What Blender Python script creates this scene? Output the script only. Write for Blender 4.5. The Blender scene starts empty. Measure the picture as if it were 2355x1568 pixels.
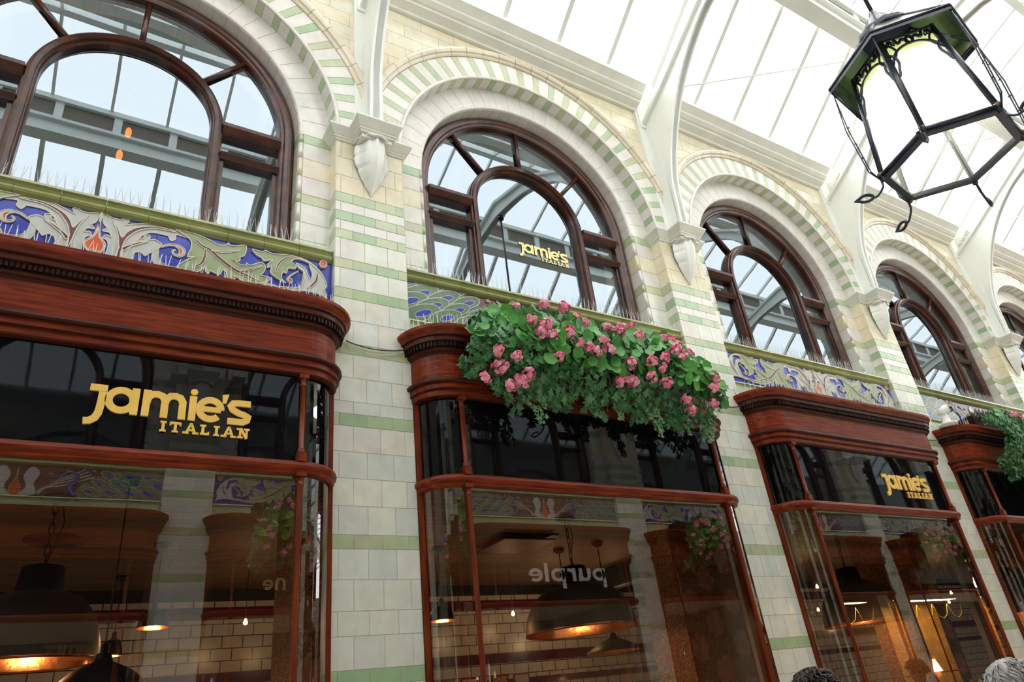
import bpy, math, random
from mathutils import Vector, Matrix
from mathutils.geometry import tessellate_polygon
random.seed(7)
S = bpy.context.scene
COL = S.collection
PI = math.pi

# ------------------------------------------------------------------ camera
cam = bpy.data.objects.new('camera', bpy.data.cameras.new('camera'))
COL.objects.link(cam)
cam.data.sensor_width = 36.0
cam.data.lens = 24.572
cam.data.clip_start = 0.05
RX = Vector((0.85226, -0.511503, -0.109622)); RY = Vector((0.16174, 0.456941, -0.874669)); RZ = Vector((0.497487, 0.727715, 0.472163))
m = Matrix((RX, -RY, -RZ)).transposed().to_4x4()
m.translation = Vector((0.0, -3.988, 1.6))
cam.matrix_world = m
S.camera = cam

# ------------------------------------------------------------------ sky and exposure
w = bpy.data.worlds.new('World'); S.world = w
w.use_nodes = True
bgn = w.node_tree.nodes['Background']
bgn.inputs['Color'].default_value = (0.99, 0.99, 0.975, 1)
bgn.inputs['Strength'].default_value = 4.25
S.view_settings.view_transform = 'Standard'
S.view_settings.look = 'None'
S.view_settings.exposure = 0.0
S.view_settings.gamma = 1.0
S.view_settings.use_curve_mapping = False

# ------------------------------------------------------------------ materials
def new_mat(name):
    mt = bpy.data.materials.new(name); mt.use_nodes = True
    nt = mt.node_tree; nt.nodes.clear()
    out = nt.nodes.new('ShaderNodeOutputMaterial')
    return mt, nt, out
def principled(name, color, rough=0.5, metal=0.0, coat=0.0, var=0.0, scale=6.0, bump=0.0, bscale=40.0, stretch=None, color2=None, spec=0.5, attr=False, emit=None, coatr=0.08):
    mt, nt, out = new_mat(name)
    b = nt.nodes.new('ShaderNodeBsdfPrincipled')
    nt.links.new(b.outputs[0], out.inputs[0])
    b.inputs['Roughness'].default_value = rough
    b.inputs['Metallic'].default_value = metal
    b.inputs['Coat Weight'].default_value = coat
    b.inputs['Coat Roughness'].default_value = coatr
    b.inputs['Specular IOR Level'].default_value = spec
    b.inputs['Base Color'].default_value = (*color, 1)
    if emit:
        b.inputs['Emission Color'].default_value = (*emit[:3], 1); b.inputs['Emission Strength'].default_value = emit[3]
    src = None
    tc = nt.nodes.new('ShaderNodeTexCoord')
    mp = nt.nodes.new('ShaderNodeMapping'); nt.links.new(tc.outputs['Object'], mp.inputs[0])
    if stretch: mp.inputs['Scale'].default_value = stretch
    if attr:
        a = nt.nodes.new('ShaderNodeAttribute'); a.attribute_name = 'tc'; src = a.outputs['Color']
    if var > 0 or color2:
        n = nt.nodes.new('ShaderNodeTexNoise'); n.inputs['Scale'].default_value = scale; n.inputs['Detail'].default_value = 5
        nt.links.new(mp.outputs[0], n.inputs[0])
        if color2:
            r = nt.nodes.new('ShaderNodeValToRGB')
            r.color_ramp.elements[0].position = 0.35; r.color_ramp.elements[1].position = 0.65
            r.color_ramp.elements[0].color = (*color, 1); r.color_ramp.elements[1].color = (*color2, 1)
            nt.links.new(n.outputs['Fac'], r.inputs[0]); src = r.outputs[0]
        else:
            mr = nt.nodes.new('ShaderNodeMapRange'); nt.links.new(n.outputs['Fac'], mr.inputs[0])
            mr.inputs[1].default_value = 0.3; mr.inputs[2].default_value = 0.7
            mr.inputs[3].default_value = 1 - var; mr.inputs[4].default_value = 1 + var * 0.4
            mx = nt.nodes.new('ShaderNodeMix'); mx.data_type = 'RGBA'; mx.blend_type = 'MULTIPLY'; mx.inputs[0].default_value = 1
            if src is not None: nt.links.new(src, mx.inputs[6])
            else: mx.inputs[6].default_value = (*color, 1)
            nt.links.new(mr.outputs[0], mx.inputs[7]); src = mx.outputs[2]
    if src is not None: nt.links.new(src, b.inputs['Base Color'])
    if bump > 0:
        n2 = nt.nodes.new('ShaderNodeTexNoise'); n2.inputs['Scale'].default_value = bscale; n2.inputs['Detail'].default_value = 3
        nt.links.new(mp.outputs[0], n2.inputs[0])
        bp = nt.nodes.new('ShaderNodeBump'); bp.inputs['Strength'].default_value = bump; bp.inputs['Distance'].default_value = 0.01
        nt.links.new(n2.outputs['Fac'], bp.inputs['Height']); nt.links.new(bp.outputs[0], b.inputs['Normal'])
        nt.links.new(bp.outputs[0], b.inputs['Coat Normal'])
    return mt
def glass_mat(name, refl, tint=(1, 1, 1), gcol=(1, 1, 1), ior=None, wave=0.0, wscale=3.0):
    mt, nt, out = new_mat(name)
    t = nt.nodes.new('ShaderNodeBsdfTransparent'); t.inputs[0].default_value = (*tint, 1)
    g = nt.nodes.new('ShaderNodeBsdfGlossy'); g.inputs['Roughness'].default_value = 0.0; g.inputs['Color'].default_value = (*gcol, 1)
    mx = nt.nodes.new('ShaderNodeMixShader')
    if ior:
        f = nt.nodes.new('ShaderNodeFresnel'); f.inputs[0].default_value = ior; nt.links.new(f.outputs[0], mx.inputs[0])
    else: mx.inputs[0].default_value = refl
    if wave > 0:
        tc = nt.nodes.new('ShaderNodeTexCoord'); n = nt.nodes.new('ShaderNodeTexNoise'); n.inputs['Scale'].default_value = wscale; n.inputs['Detail'].default_value = 1
        nt.links.new(tc.outputs['Object'], n.inputs[0])
        bp = nt.nodes.new('ShaderNodeBump'); bp.inputs['Strength'].default_value = wave; bp.inputs['Distance'].default_value = 0.02
        nt.links.new(n.outputs['Fac'], bp.inputs['Height']); nt.links.new(bp.outputs[0], g.inputs['Normal'])
    nt.links.new(t.outputs[0], mx.inputs[1]); nt.links.new(g.outputs[0], mx.inputs[2]); nt.links.new(mx.outputs[0], out.inputs[0])
    return mt
def emit_mat(name, col, st):
    mt, nt, out = new_mat(name)
    e = nt.nodes.new('ShaderNodeEmission'); e.inputs[0].default_value = (*col, 1); e.inputs[1].default_value = st
    nt.links.new(e.outputs[0], out.inputs[0]); return mt

M = {}
M['tile'] = principled('glazed_tile', (1, 1, 1), 0.22, attr=True, var=0.10, scale=9, bump=0.05, bscale=12, coat=0.25)
M['grout'] = principled('grout', (0.52, 0.48, 0.37), 0.85)
M['white'] = principled('white_paint', (0.80, 0.82, 0.77), 0.32, var=0.06, scale=3, coat=0.15)
M['stone'] = principled('cream_paint', (0.74, 0.74, 0.66), 0.4, var=0.08, scale=5)
M['mahog'] = principled('mahogany', (0.10, 0.011, 0.003), 0.40, coat=0.08, spec=0.12, coatr=.12, color2=(0.23, 0.034, 0.008), scale=3.5, stretch=(1.2, 6, 14), bump=0.05, bscale=60)
M['mahogv'] = principled('mahogany_upright', (0.10, 0.013, 0.004), 0.38, coat=0.10, spec=0.18, coatr=.15, color2=(0.21, 0.036, 0.008), scale=3.5, stretch=(14, 14, 1.2), bump=0.05, bscale=60)
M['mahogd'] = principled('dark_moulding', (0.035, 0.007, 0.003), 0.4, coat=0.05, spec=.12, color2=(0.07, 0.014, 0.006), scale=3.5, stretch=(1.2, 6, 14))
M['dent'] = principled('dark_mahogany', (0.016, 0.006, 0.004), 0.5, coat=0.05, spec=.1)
M['winwood'] = principled('window_wood', (0.030, 0.009, 0.006), 0.33, coat=0.3, spec=.35, color2=(0.085, 0.022, 0.010), scale=8, stretch=(1, 1, 1), bump=0.1, bscale=50)
M['blackglass'] = principled('black_sign_glass', (0.003, 0.003, 0.004), 0.02, spec=0.42, bump=0.012, bscale=5)
M['gold'] = principled('gold_lettering', (0.86, 0.55, 0.12), 0.45, metal=0.15, var=0.12, scale=7)
M['palegold'] = principled('pale_gold_lettering', (0.85, 0.68, 0.30), 0.4, metal=0.2)
M['winglass'] = glass_mat('upper_window_glass', 0.25, (0.75, 0.8, 0.85), (0.78, 0.90, 1.0), wave=0.02, wscale=2.0)
M['shopglass'] = glass_mat('shop_glass', 0, (0.93, 0.95, 0.94), (1, 1, 1), ior=2.25, wave=0.012, wscale=2)
M['roofglass'] = glass_mat('roof_glass', 0.06, (0.98, 0.99, 1.0))
M['sill'] = principled('green_glaze', (0.33, 0.36, 0.14), 0.2, coat=0.5, var=0.25, scale=4, bump=0.05, bscale=8)
M['paleg'] = principled('pale_green_glaze', (0.50, 0.58, 0.32), 0.22, coat=0.4, var=0.15, scale=4)
M['blue'] = principled('blue_glaze', (0.035, 0.06, 0.50), 0.15, coat=0.12, spec=0.3, var=0.35, scale=8)
M['fw'] = principled('white_relief_glaze', (0.50, 0.53, 0.50), 0.18, coat=0.12, spec=0.3, var=0.12, scale=10)
M['fg'] = principled('green_relief_glaze', (0.30, 0.38, 0.19), 0.18, coat=0.12, spec=0.3, var=0.2, scale=10)
M['fg2'] = principled('feather_green_glaze', (0.14, 0.24, 0.14), 0.18, coat=0.12, spec=0.3, var=0.25, scale=10)
M['fm'] = principled('maroon_glaze', (0.17, 0.035, 0.045), 0.18, coat=0.12, spec=0.3, var=0.15, scale=10)
M['fp'] = principled('plum_ground_glaze', (0.16, 0.075, 0.07), 0.2, coat=0.12, spec=0.3, var=0.2, scale=10)
M['fo'] = principled('orange_glaze', (0.72, 0.10, 0.02), 0.18, coat=0.12, spec=0.3, var=0.1, scale=10)
M['fc'] = principled('cream_outline', (0.58, 0.52, 0.42), 0.25, coat=0.3)
M['spike'] = principled('clear_plastic', (0.62, 0.64, 0.64), 0.3, coat=0.3)
M['iron'] = principled('dark_iron', (0.016, 0.022, 0.040), 0.4, metal=0.3, coat=0.3)
M['black'] = principled('black_metal', (0.008, 0.007, 0.007), 0.5)
M['leaf'] = principled('geranium_leaf', (0.035, 0.19, 0.035), 0.45, color2=(0.10, 0.36, 0.05), scale=5)
M['ivy'] = principled('ivy_leaf', (0.03, 0.13, 0.045), 0.45, color2=(0.10, 0.29, 0.10), scale=7)
M['ivyl'] = principled('pale_ivy_leaf', (0.16, 0.26, 0.08), 0.5, color2=(0.05, 0.15, 0.05), scale=9)
M['moss'] = principled('conifer_sprig', (0.055, 0.09, 0.018), 0.7, var=0.3, scale=10)
M['pink'] = principled('pink_petal', (0.95, 0.20, 0.36), 0.5, color2=(1.0, 0.60, 0.70), scale=22)
M['brass'] = principled('copper_lining', (0.85, 0.32, 0.12), 0.22, metal=1.0, bump=0.25, bscale=14)
M['shade'] = principled('pendant_iron', (0.14, 0.12, 0.11), 0.42, metal=0.3, var=0.25, scale=3)
M['cream'] = principled('plain_plaster', (0.30, 0.28, 0.25), 0.9)
M['dark'] = principled('dark_room', (0.022, 0.024, 0.028), 0.9)
M['bulb'] = emit_mat('warm_bulb', (1.0, 0.45, 0.13), 9.0)
M['flame'] = emit_mat('orange_bulb', (1.0, 0.16, 0.02), 3.2)
M['glow'] = emit_mat('glowing_shade', (1.0, 0.55, 0.25), 5.0)
M['tan'] = principled('tan_board', (0.20, 0.165, 0.13), 0.7)
M['collar'] = principled('worn_collar', (0.16, 0.11, 0.09), 0.45, metal=0.6)

M['redtile'] = principled('oxblood_tile', (0.075, 0.008, 0.010), 0.25, coat=0.3)
M['rubber'] = principled('cable', (0.03, 0.03, 0.035), 0.5)
M['cctv'] = principled('white_plastic', (0.80, 0.79, 0.77), 0.35)
M['lens'] = principled('smoked_dome', (0.02, 0.02, 0.03), 0.05, coat=1.0)
M['floor'] = principled('arcade_floor', (0.68, 0.63, 0.55), 0.5, var=0.2, scale=3)
def opal():
    mt, nt, out = new_mat('opal_glass')
    b = nt.nodes.new('ShaderNodeBsdfPrincipled'); b.inputs['Base Color'].default_value = (0.93, 0.95, 0.90, 1); b.inputs['Roughness'].default_value = 0.25
    t = nt.nodes.new('ShaderNodeBsdfTranslucent'); t.inputs[0].default_value = (0.97, 0.98, 0.93, 1)
    tr = nt.nodes.new('ShaderNodeBsdfTransparent'); tr.inputs[0].default_value = (0.97, 0.99, 0.95, 1)
    a = nt.nodes.new('ShaderNodeMixShader'); a.inputs[0].default_value = 0.7
    c = nt.nodes.new('ShaderNodeMixShader'); c.inputs[0].default_value = 0.5
    nt.links.new(b.outputs[0], a.inputs[1]); nt.links.new(t.outputs[0], a.inputs[2])
    nt.links.new(a.outputs[0], c.inputs[1]); nt.links.new(tr.outputs[0], c.inputs[2]); nt.links.new(c.outputs[0], out.inputs[0])
    return mt
M['opal'] = opal()
def greenglass():
    mt, nt, out = new_mat('green_canopy_glass')
    t = nt.nodes.new('ShaderNodeBsdfTranslucent'); t.inputs[0].default_value = (0.30, 0.42, 0.06, 1)
    b = nt.nodes.new('ShaderNodeBsdfPrincipled'); b.inputs['Base Color'].default_value = (0.03, 0.05, 0.03, 1); b.inputs['Roughness'].default_value = 0.2
    a = nt.nodes.new('ShaderNodeMixShader'); a.inputs[0].default_value = 0.035
    nt.links.new(b.outputs[0], a.inputs[1]); nt.links.new(t.outputs[0], a.inputs[2]); nt.links.new(a.outputs[0], out.inputs[0])
    return mt
M['canopy'] = greenglass()
M['canopy_tint'] = glass_mat('canopy_reflection_tint', 0.05, (0.88, 0.96, 0.52))  # green put over the pane tops in place of the canopy's reflection
def mesh_mat():
    mt, nt, out = new_mat('wire_mesh')
    tc = nt.nodes.new('ShaderNodeTexCoord'); sp = nt.nodes.new('ShaderNodeSeparateXYZ'); nt.links.new(tc.outputs['Object'], sp.inputs[0])
    outs = []
    for ax, k in ((0, 1400.0), (1, 1400.0)):
        mu = nt.nodes.new('ShaderNodeMath'); mu.operation = 'MULTIPLY'; mu.inputs[1].default_value = k / (2 * PI) * 0.5; nt.links.new(sp.outputs[ax], mu.inputs[0])
        fr = nt.nodes.new('ShaderNodeMath'); fr.operation = 'FRACT'; nt.links.new(mu.outputs[0], fr.inputs[0])
        lt = nt.nodes.new('ShaderNodeMath'); lt.operation = 'LESS_THAN'; lt.inputs[1].default_value = 0.2; nt.links.new(fr.outputs[0], lt.inputs[0]); outs.append(lt)
    mxm = nt.nodes.new('ShaderNodeMath'); mxm.operation = 'MAXIMUM'; nt.links.new(outs[0].outputs[0], mxm.inputs[0]); nt.links.new(outs[1].outputs[0], mxm.inputs[1])
    t = nt.nodes.new('ShaderNodeBsdfTransparent'); d = nt.nodes.new('ShaderNodeBsdfPrincipled'); d.inputs['Base Color'].default_value = (0.25, 0.26, 0.27, 1); d.inputs['Metallic'].default_value = 0.7
    mx = nt.nodes.new('ShaderNodeMixShader'); nt.links.new(mxm.outputs[0], mx.inputs[0]); nt.links.new(t.outputs[0], mx.inputs[1]); nt.links.new(d.outputs[0], mx.inputs[2]); nt.links.new(mx.outputs[0], out.inputs[0])
    return mt
M['mesh'] = mesh_mat()
def brick_mat(name, c1, c2, mortar, bw, bh, ms, rough=0.25, offset=0.5, vec='xz', planks=False):
    mt, nt, out = new_mat(name)
    b = nt.nodes.new('ShaderNodeBsdfPrincipled'); b.inputs['Roughness'].default_value = rough
    tc = nt.nodes.new('ShaderNodeTexCoord'); sp = nt.nodes.new('ShaderNodeSeparateXYZ'); cb = nt.nodes.new('ShaderNodeCombineXYZ')
    nt.links.new(tc.outputs['Object'], sp.inputs[0])
    nt.links.new(sp.outputs['X'], cb.inputs[0]); nt.links.new(sp.outputs['Z' if vec == 'xz' else 'Y'], cb.inputs[1])
    br = nt.nodes.new('ShaderNodeTexBrick'); nt.links.new(cb.outputs[0], br.inputs[0])
    br.offset = offset; br.inputs['Color1'].default_value = (*c1, 1); br.inputs['Color2'].default_value = (*c2, 1); br.inputs['Mortar'].default_value = (*mortar, 1)
    br.inputs['Scale'].default_value = 1; br.inputs['Brick Width'].default_value = bw; br.inputs['Row Height'].default_value = bh; br.inputs['Mortar Size'].default_value = ms
    src = br.outputs[0]
    if planks:
        n = nt.nodes.new('ShaderNodeTexNoise'); n.inputs['Scale'].default_value = 4; mp = nt.nodes.new('ShaderNodeMapping'); mp.inputs['Scale'].default_value = (0.8, 12, 12)
        nt.links.new(tc.outputs['Object'], mp.inputs[0]); nt.links.new(mp.outputs[0], n.inputs[0])
        mx = nt.nodes.new('ShaderNodeMix'); mx.data_type = 'RGBA'; mx.blend_type = 'OVERLAY'; mx.inputs[0].default_value = 0.6
        nt.links.new(src, mx.inputs[6]); nt.links.new(n.outputs['Color'], mx.inputs[7]); src = mx.outputs[2]
    nt.links.new(src, b.inputs['Base Color']); nt.links.new(b.outputs[0], out.inputs[0]); return mt
M['subway'] = brick_mat('metro_tile', (0.50, 0.44, 0.38), (0.45, 0.40, 0.34), (0.02, 0.018, 0.016), 0.2, 0.115, 0.005)
M['planks'] = brick_mat('ceiling_planks', (0.16, 0.095, 0.055), (0.11, 0.062, 0.035), (0.03, 0.02, 0.012), 1.6, 0.11, 0.004, rough=0.6, vec='xy', planks=True)
def wallpaper():
    mt, nt, out = new_mat('floral_wallpaper')
    b = nt.nodes.new('ShaderNodeBsdfPrincipled'); b.inputs['Roughness'].default_value = 0.8
    tc = nt.nodes.new('ShaderNodeTexCoord')
    n = nt.nodes.new('ShaderNodeTexVoronoi'); n.inputs['Scale'].default_value = 26; n.feature = 'DISTANCE_TO_EDGE'
    nn = nt.nodes.new('ShaderNodeTexNoise'); nn.inputs['Scale'].default_value = 9
    nt.links.new(tc.outputs['Object'], nn.inputs[0])
    mxv = nt.nodes.new('ShaderNodeMix'); mxv.data_type = 'RGBA'; mxv.inputs[0].default_value = 0.25
    nt.links.new(tc.outputs['Object'], mxv.inputs[6]); nt.links.new(nn.outputs['Color'], mxv.inputs[7]); nt.links.new(mxv.outputs[2], n.inputs[0])
    r = nt.nodes.new('ShaderNodeValToRGB'); e = r.color_ramp.elements
    e[0].position = 0.02; e[0].color = (0.55, 0.30, 0.11, 1); e[1].position = 0.12; e[1].color = (0.16, 0.05, 0.028, 1)
    k = e.new(0.3); k.color = (0.32, 0.16, 0.06, 1)
    nt.links.new(n.outputs['Distance'], r.inputs[0]); nt.links.new(r.outputs[0], b.inputs['Base Color']); nt.links.new(b.outputs[0], out.inputs[0]); return mt
M['paper'] = wallpaper()
M['petalp'] = principled('printed_blossom', (0.50, 0.23, 0.17), 0.8, color2=(0.70, 0.38, 0.28), scale=14)

# ------------------------------------------------------------------ mesh building
KIDS = {}
class MB:
    def __init__(s): s.v = []; s.f = []; s.mi = []; s.c = []; s.mats = []; s.sm = []
    def mat(s, k):
        if k not in s.mats: s.mats.append(k)
        return s.mats.index(k)
    def add(s, vs, fs, mk, col=(1, 1, 1), smooth=False):
        o = len(s.v); s.v += [tuple(q) for q in vs]; mi = s.mat(mk)
        for f in fs: s.f.append(tuple(i + o for i in f)); s.mi.append(mi); s.c.append(col); s.sm.append(smooth)
    def box(s, x0, x1, y0, y1, z0, z1, mk, col=(1, 1, 1)):
        vs = [(x, y, z) for x in (x0, x1) for y in (y0, y1) for z in (z0, z1)]
        s.add(vs, [(0, 1, 3, 2), (4, 6, 7, 5), (0, 4, 5, 1), (2, 3, 7, 6), (0, 2, 6, 4), (1, 5, 7, 3)], mk, col)
    def quad(s, a, b, c, d, mk, col=(1, 1, 1)): s.add([a, b, c, d], [(0, 1, 2, 3)], mk, col)
    def tile(s, p, n, col, g=0.002, h=0.003, mk='tile', grout=True):
        # p: 4 corners (Vectors) ; n: outward normal
        p = [Vector(q) for q in p]; n = Vector(n).normalized(); cen = (p[0] + p[1] + p[2] + p[3]) / 4
        def ins(amt, up):
            out = []
            for i in range(4):
                a = (p[(i + 1) % 4] - p[i]); b = (p[(i - 1) % 4] - p[i])
                la, lb = a.length, b.length
                out.append(p[i] + (a / la if la else a) * min(amt, la * .45) + (b / lb if lb else b) * min(amt, lb * .45) + n * up)
            return out
        lo = ins(g * .5, 0.0005); hi = ins(g * .5 + h * .7, h)
        s.add(lo + hi, [(4, 5, 6, 7), (0, 1, 5, 4), (1, 2, 6, 5), (2, 3, 7, 6), (3, 0, 4, 7)], mk, col)
        if grout: s.add(p, [(0, 1, 2, 3)], 'grout')
    def tube(s, pts, r, mk, n=8, closed=False, col=(1, 1, 1), cap=True, smooth=True):
        pts = [Vector(q) for q in pts]; N = len(pts); rings = []
        up = None
        for i in range(N):
            a = pts[(i - 1) % N] if (closed or i > 0) else pts[i]; b = pts[(i + 1) % N] if (closed or i < N - 1) else pts[i]
            t = (b - a)
            t = t.normalized() if t.length > 1e-9 else Vector((0, 0, 1))
            if up is None:
                up = Vector((0, 0, 1)) if abs(t.z) < .9 else Vector((1, 0, 0))
            u = t.cross(up)
            if u.length < 1e-6: u = t.cross(Vector((1, 0, 0)))
            u.normalize(); v = u.cross(t).normalized(); up = v
            rr = r[i] if isinstance(r, (list, tuple)) else r
            rings.append([pts[i] + (u * math.cos(2 * PI * k / n) + v * math.sin(2 * PI * k / n)) * rr for k in range(n)])
        vs = [q for rg in rings for q in rg]; fs = []
        for i in range(N if closed else N - 1):
            j = (i + 1) % N
            for k in range(n): k2 = (k + 1) % n; fs.append((i * n + k, i * n + k2, j * n + k2, j * n + k))
        if cap and not closed: fs += [tuple(range(n))[::-1], tuple((N - 1) * n + k for k in range(n))]
        s.add(vs, fs, mk, col, smooth)
    def lathe(s, prof, cx, cy, mk, n=24, smooth=True, col=(1, 1, 1), a0=0, ax='z'):
        vs = []; fs = []; L = len(prof)
        for k in range(n):
            a = a0 + 2 * PI * k / n
            for (r, z) in prof: vs.append((cx + r * math.cos(a), cy + r * math.sin(a), z))
        for k in range(n):
            k2 = (k + 1) % n
            for i in range(L - 1): fs.append((k * L + i, k2 * L + i, k2 * L + i + 1, k * L + i + 1))
        s.add(vs, fs, mk, col, smooth)
    def extrude_x(s, prof, x0, x1, mk, col=(1, 1, 1), cap=True):
        # prof: closed list of (y, z)
        n = len(prof); vs = [(x0, y, z) for y, z in prof] + [(x1, y, z) for y, z in prof]
        fs = [(i, (i + 1) % n, (i + 1) % n + n, i + n) for i in range(n)]
        s.add(vs, fs, mk, col)
        if cap:
            tr = tessellate_polygon([[Vector((y, z, 0)) for y, z in prof]])
            s.add(vs, [t for t in tr] + [tuple(i + n for i in t) for t in tr], mk, col)
    def poly(s, pts, y0, y1, mk, col=(1, 1, 1)):
        # flat shape in x,z given as pts, from y0 (back) to y1 (front)
        n = len(pts); vs = [(x, y1, z) for x, z in pts] + [(x, y0, z) for x, z in pts]
        tr = tessellate_polygon([[Vector((x, z, 0)) for x, z in pts]])
        s.add(vs, [tuple(t) for t in tr] + [(i, (i + 1) % n, (i + 1) % n + n, i + n) for i in range(n)], mk, col)
    def ribbon(s, pts, wd, y0, y1, mk, closed=False):
        # stroke in x,z
        N = len(pts); L = []; R = []
        for i in range(N):
            a = Vector(pts[(i - 1) % N] if (closed or i > 0) else pts[i]); b = Vector(pts[(i + 1) % N] if (closed or i < N - 1) else pts[i]); c = Vector(pts[i])
            t1 = (c - a); t2 = (b - c)
            if t1.length < 1e-9: t1 = t2
            if t2.length < 1e-9: t2 = t1
            t1.normalize(); t2.normalize(); t = (t1 + t2)
            t = t.normalized() if t.length > 1e-6 else t1
            nn = Vector((-t.y, t.x)); cs = max(.55, nn.dot(Vector((-t1.y, t1.x))))
            ww = (wd[i] if isinstance(wd, (list, tuple)) else wd) / 2 / cs
            L.append(c + nn * ww); R.append(c - nn * ww)
        vs = [(q.x, y1, q.y) for q in L] + [(q.x, y1, q.y) for q in R] + [(q.x, y0, q.y) for q in L] + [(q.x, y0, q.y) for q in R]
        fs = []
        for i in range(N if closed else N - 1):
            j = (i + 1) % N
            fs += [(i, j, N + j, N + i), (i, 2 * N + i, 2 * N + j, j), (N + i, N + j, 3 * N + j, 3 * N + i)]
        if not closed: fs += [(0, N, 3 * N, 2 * N), (N - 1, 3 * N - 1, 4 * N - 1, 2 * N - 1)]
        s.add(vs, fs, mk)
    def build(s, name, parent=None, loc=None):
        me = bpy.data.meshes.new(name); me.from_pydata(s.v, [], s.f)
        for k in s.mats: me.materials.append(M[k])
        me.polygons.foreach_set('material_index', s.mi); me.polygons.foreach_set('use_smooth', s.sm)
        if 'tile' in s.mats:
            at = me.color_attributes.new('tc', 'FLOAT_COLOR', 'CORNER')
            buf = []
            for f, c in zip(s.f, s.c): buf += [c[0], c[1], c[2], 1.0] * len(f)
            at.data.foreach_set('color', buf)
        me.validate(); me.update()
        o = bpy.data.objects.new(name, me); COL.objects.link(o)
        if parent: o.parent = parent; KIDS.setdefault(parent.name, []).append(o)
        if loc: o.location = loc
        return o
def catmull(pts, k=3, closed=True):
    out = []; n = len(pts)
    for i in range(n if closed else n - 1):
        p0, p1, p2, p3 = (pts[(i - 1) % n] if closed or i > 0 else pts[i]), pts[i], pts[(i + 1) % n], (pts[(i + 2) % n] if closed or i < n - 2 else pts[(i + 1) % n])
        for j in range(k):
            t = j / k
            out.append(tuple(.5 * ((2 * p1[d]) + (-p0[d] + p2[d]) * t + (2 * p0[d] - 5 * p1[d] + 4 * p2[d] - p3[d]) * t * t + (-p0[d] + 3 * p1[d] - 3 * p2[d] + p3[d]) * t ** 3) for d in range(len(p1))))
    if not closed: out.append(tuple(pts[-1]))
    return out
def empty(name, loc=(0, 0, 0), rz=0.0, label=None, cat=None, group=None, kind=None, parent=None):
    o = bpy.data.objects.new(name, None); COL.objects.link(o); o.location = loc; o.rotation_euler = (0, 0, rz); o.empty_display_size = .1
    if parent: o.parent = parent; KIDS.setdefault(parent.name, []).append(o)
    return tag(o, label, cat, group, kind)
def tag(o, label=None, cat=None, group=None, kind=None):
    if label: o['label'] = label
    if cat: o['category'] = cat
    if group: o['group'] = group
    if kind: o['kind'] = kind
    return o
def copy_tree(o, loc=None, rz=None, label=None, group=None, parent=None):
    c = o.copy(); COL.objects.link(c)
    if parent: c.parent = parent; KIDS.setdefault(parent.name, []).append(c)
    if loc is not None: c.location = loc
    if rz is not None: c.rotation_euler = (0, 0, rz)
    if label: c['label'] = label
    if group: c['group'] = group
    for ch in list(KIDS.get(o.name, [])): copy_tree(ch, parent=c)
    return c
P = 3.4; CX1 = 3.278; PX1 = 1.578
BAYS = [CX1 + P * (i - 1) for i in range(6)]      # bay centres
PIERS = [PX1 + P * (i - 1) for i in range(7)]     # pier centres, the first stands left of the frame
ORD = ['first', 'second', 'third', 'fourth', 'fifth', 'sixth']
YO = -5.18                                        # opposite facade plane
OB = [2.84 + P * (i - 2) for i in range(7)]       # bay centres across the arcade
OP = [q - 1.7 for q in OB]

# glaze colours
def jit(c, a=.06): k = 1 + random.uniform(-a, a); return tuple(max(0, q * k * (1 + random.uniform(-.015, .015))) for q in c)
TW = (0.70, 0.71, 0.62); TG = (0.41, 0.51, 0.31); TY = (0.74, 0.67, 0.48); TP = (0.71, 0.685, 0.64)
def tcol(kind):
    if kind == 'g': return jit(random.choice([TG, (0.46, 0.52, 0.32), (0.34, 0.49, 0.29), (0.48, 0.52, 0.33)]), .06)
    if kind == 'y': return jit(random.choice([TY, (0.76, 0.69, 0.50), (0.73, 0.68, 0.53)]), .03)
    if kind == 'p': return jit(TP, .03)
    return jit(random.choice([TW, TW, (0.685, 0.68, 0.60), (0.65, 0.68, 0.62)]), .035)
# courses of the piers: (z bottom, z top, kind)
ROWS = [(5.57, 5.74, 'y'), (5.388, 5.57, 'y'), (5.216, 5.388, 'y'), (5.128, 5.216, 'g'), (5.04, 5.128, 'p'), (4.955, 5.04, 'g'), (4.87, 4.955, 'p'), (4.79, 4.87, 'g'),
        (4.61, 4.79, 'w'), (4.53, 4.61, 'g'), (4.362, 4.53, 'w'), (4.28, 4.362, 'g'), (4.105, 4.28, 'w'), (3.924, 4.105, 'w'), (3.842, 3.924, 'g'), (3.669, 3.842, 'w'),
        (3.499, 3.669, 'w'), (3.413, 3.499, 'w'), (3.329, 3.413, 'g'), (3.158, 3.329, 'w'), (2.987, 3.158, 'w'), (2.816, 2.987, 'w'), (2.645, 2.816, 'w'), (2.563, 2.645, 'g'),
        (2.39, 2.563, 'w'), (2.22, 2.39, 'w'), (2.09, 2.22, 'w'), (1.92, 2.09, 'w'), (1.84, 1.92, 'g'), (1.67, 1.84, 'w'), (1.5, 1.67, 'w'), (1.33, 1.5, 'w'), (1.16, 1.33, 'w'), (0.99, 1.16, 'w'), (0.82, .99, 'w'), (.65, .82, 'w'), (.48, .65, 'w'), (.31, .48, 'w'), (.0, .31, 'g')]
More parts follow.
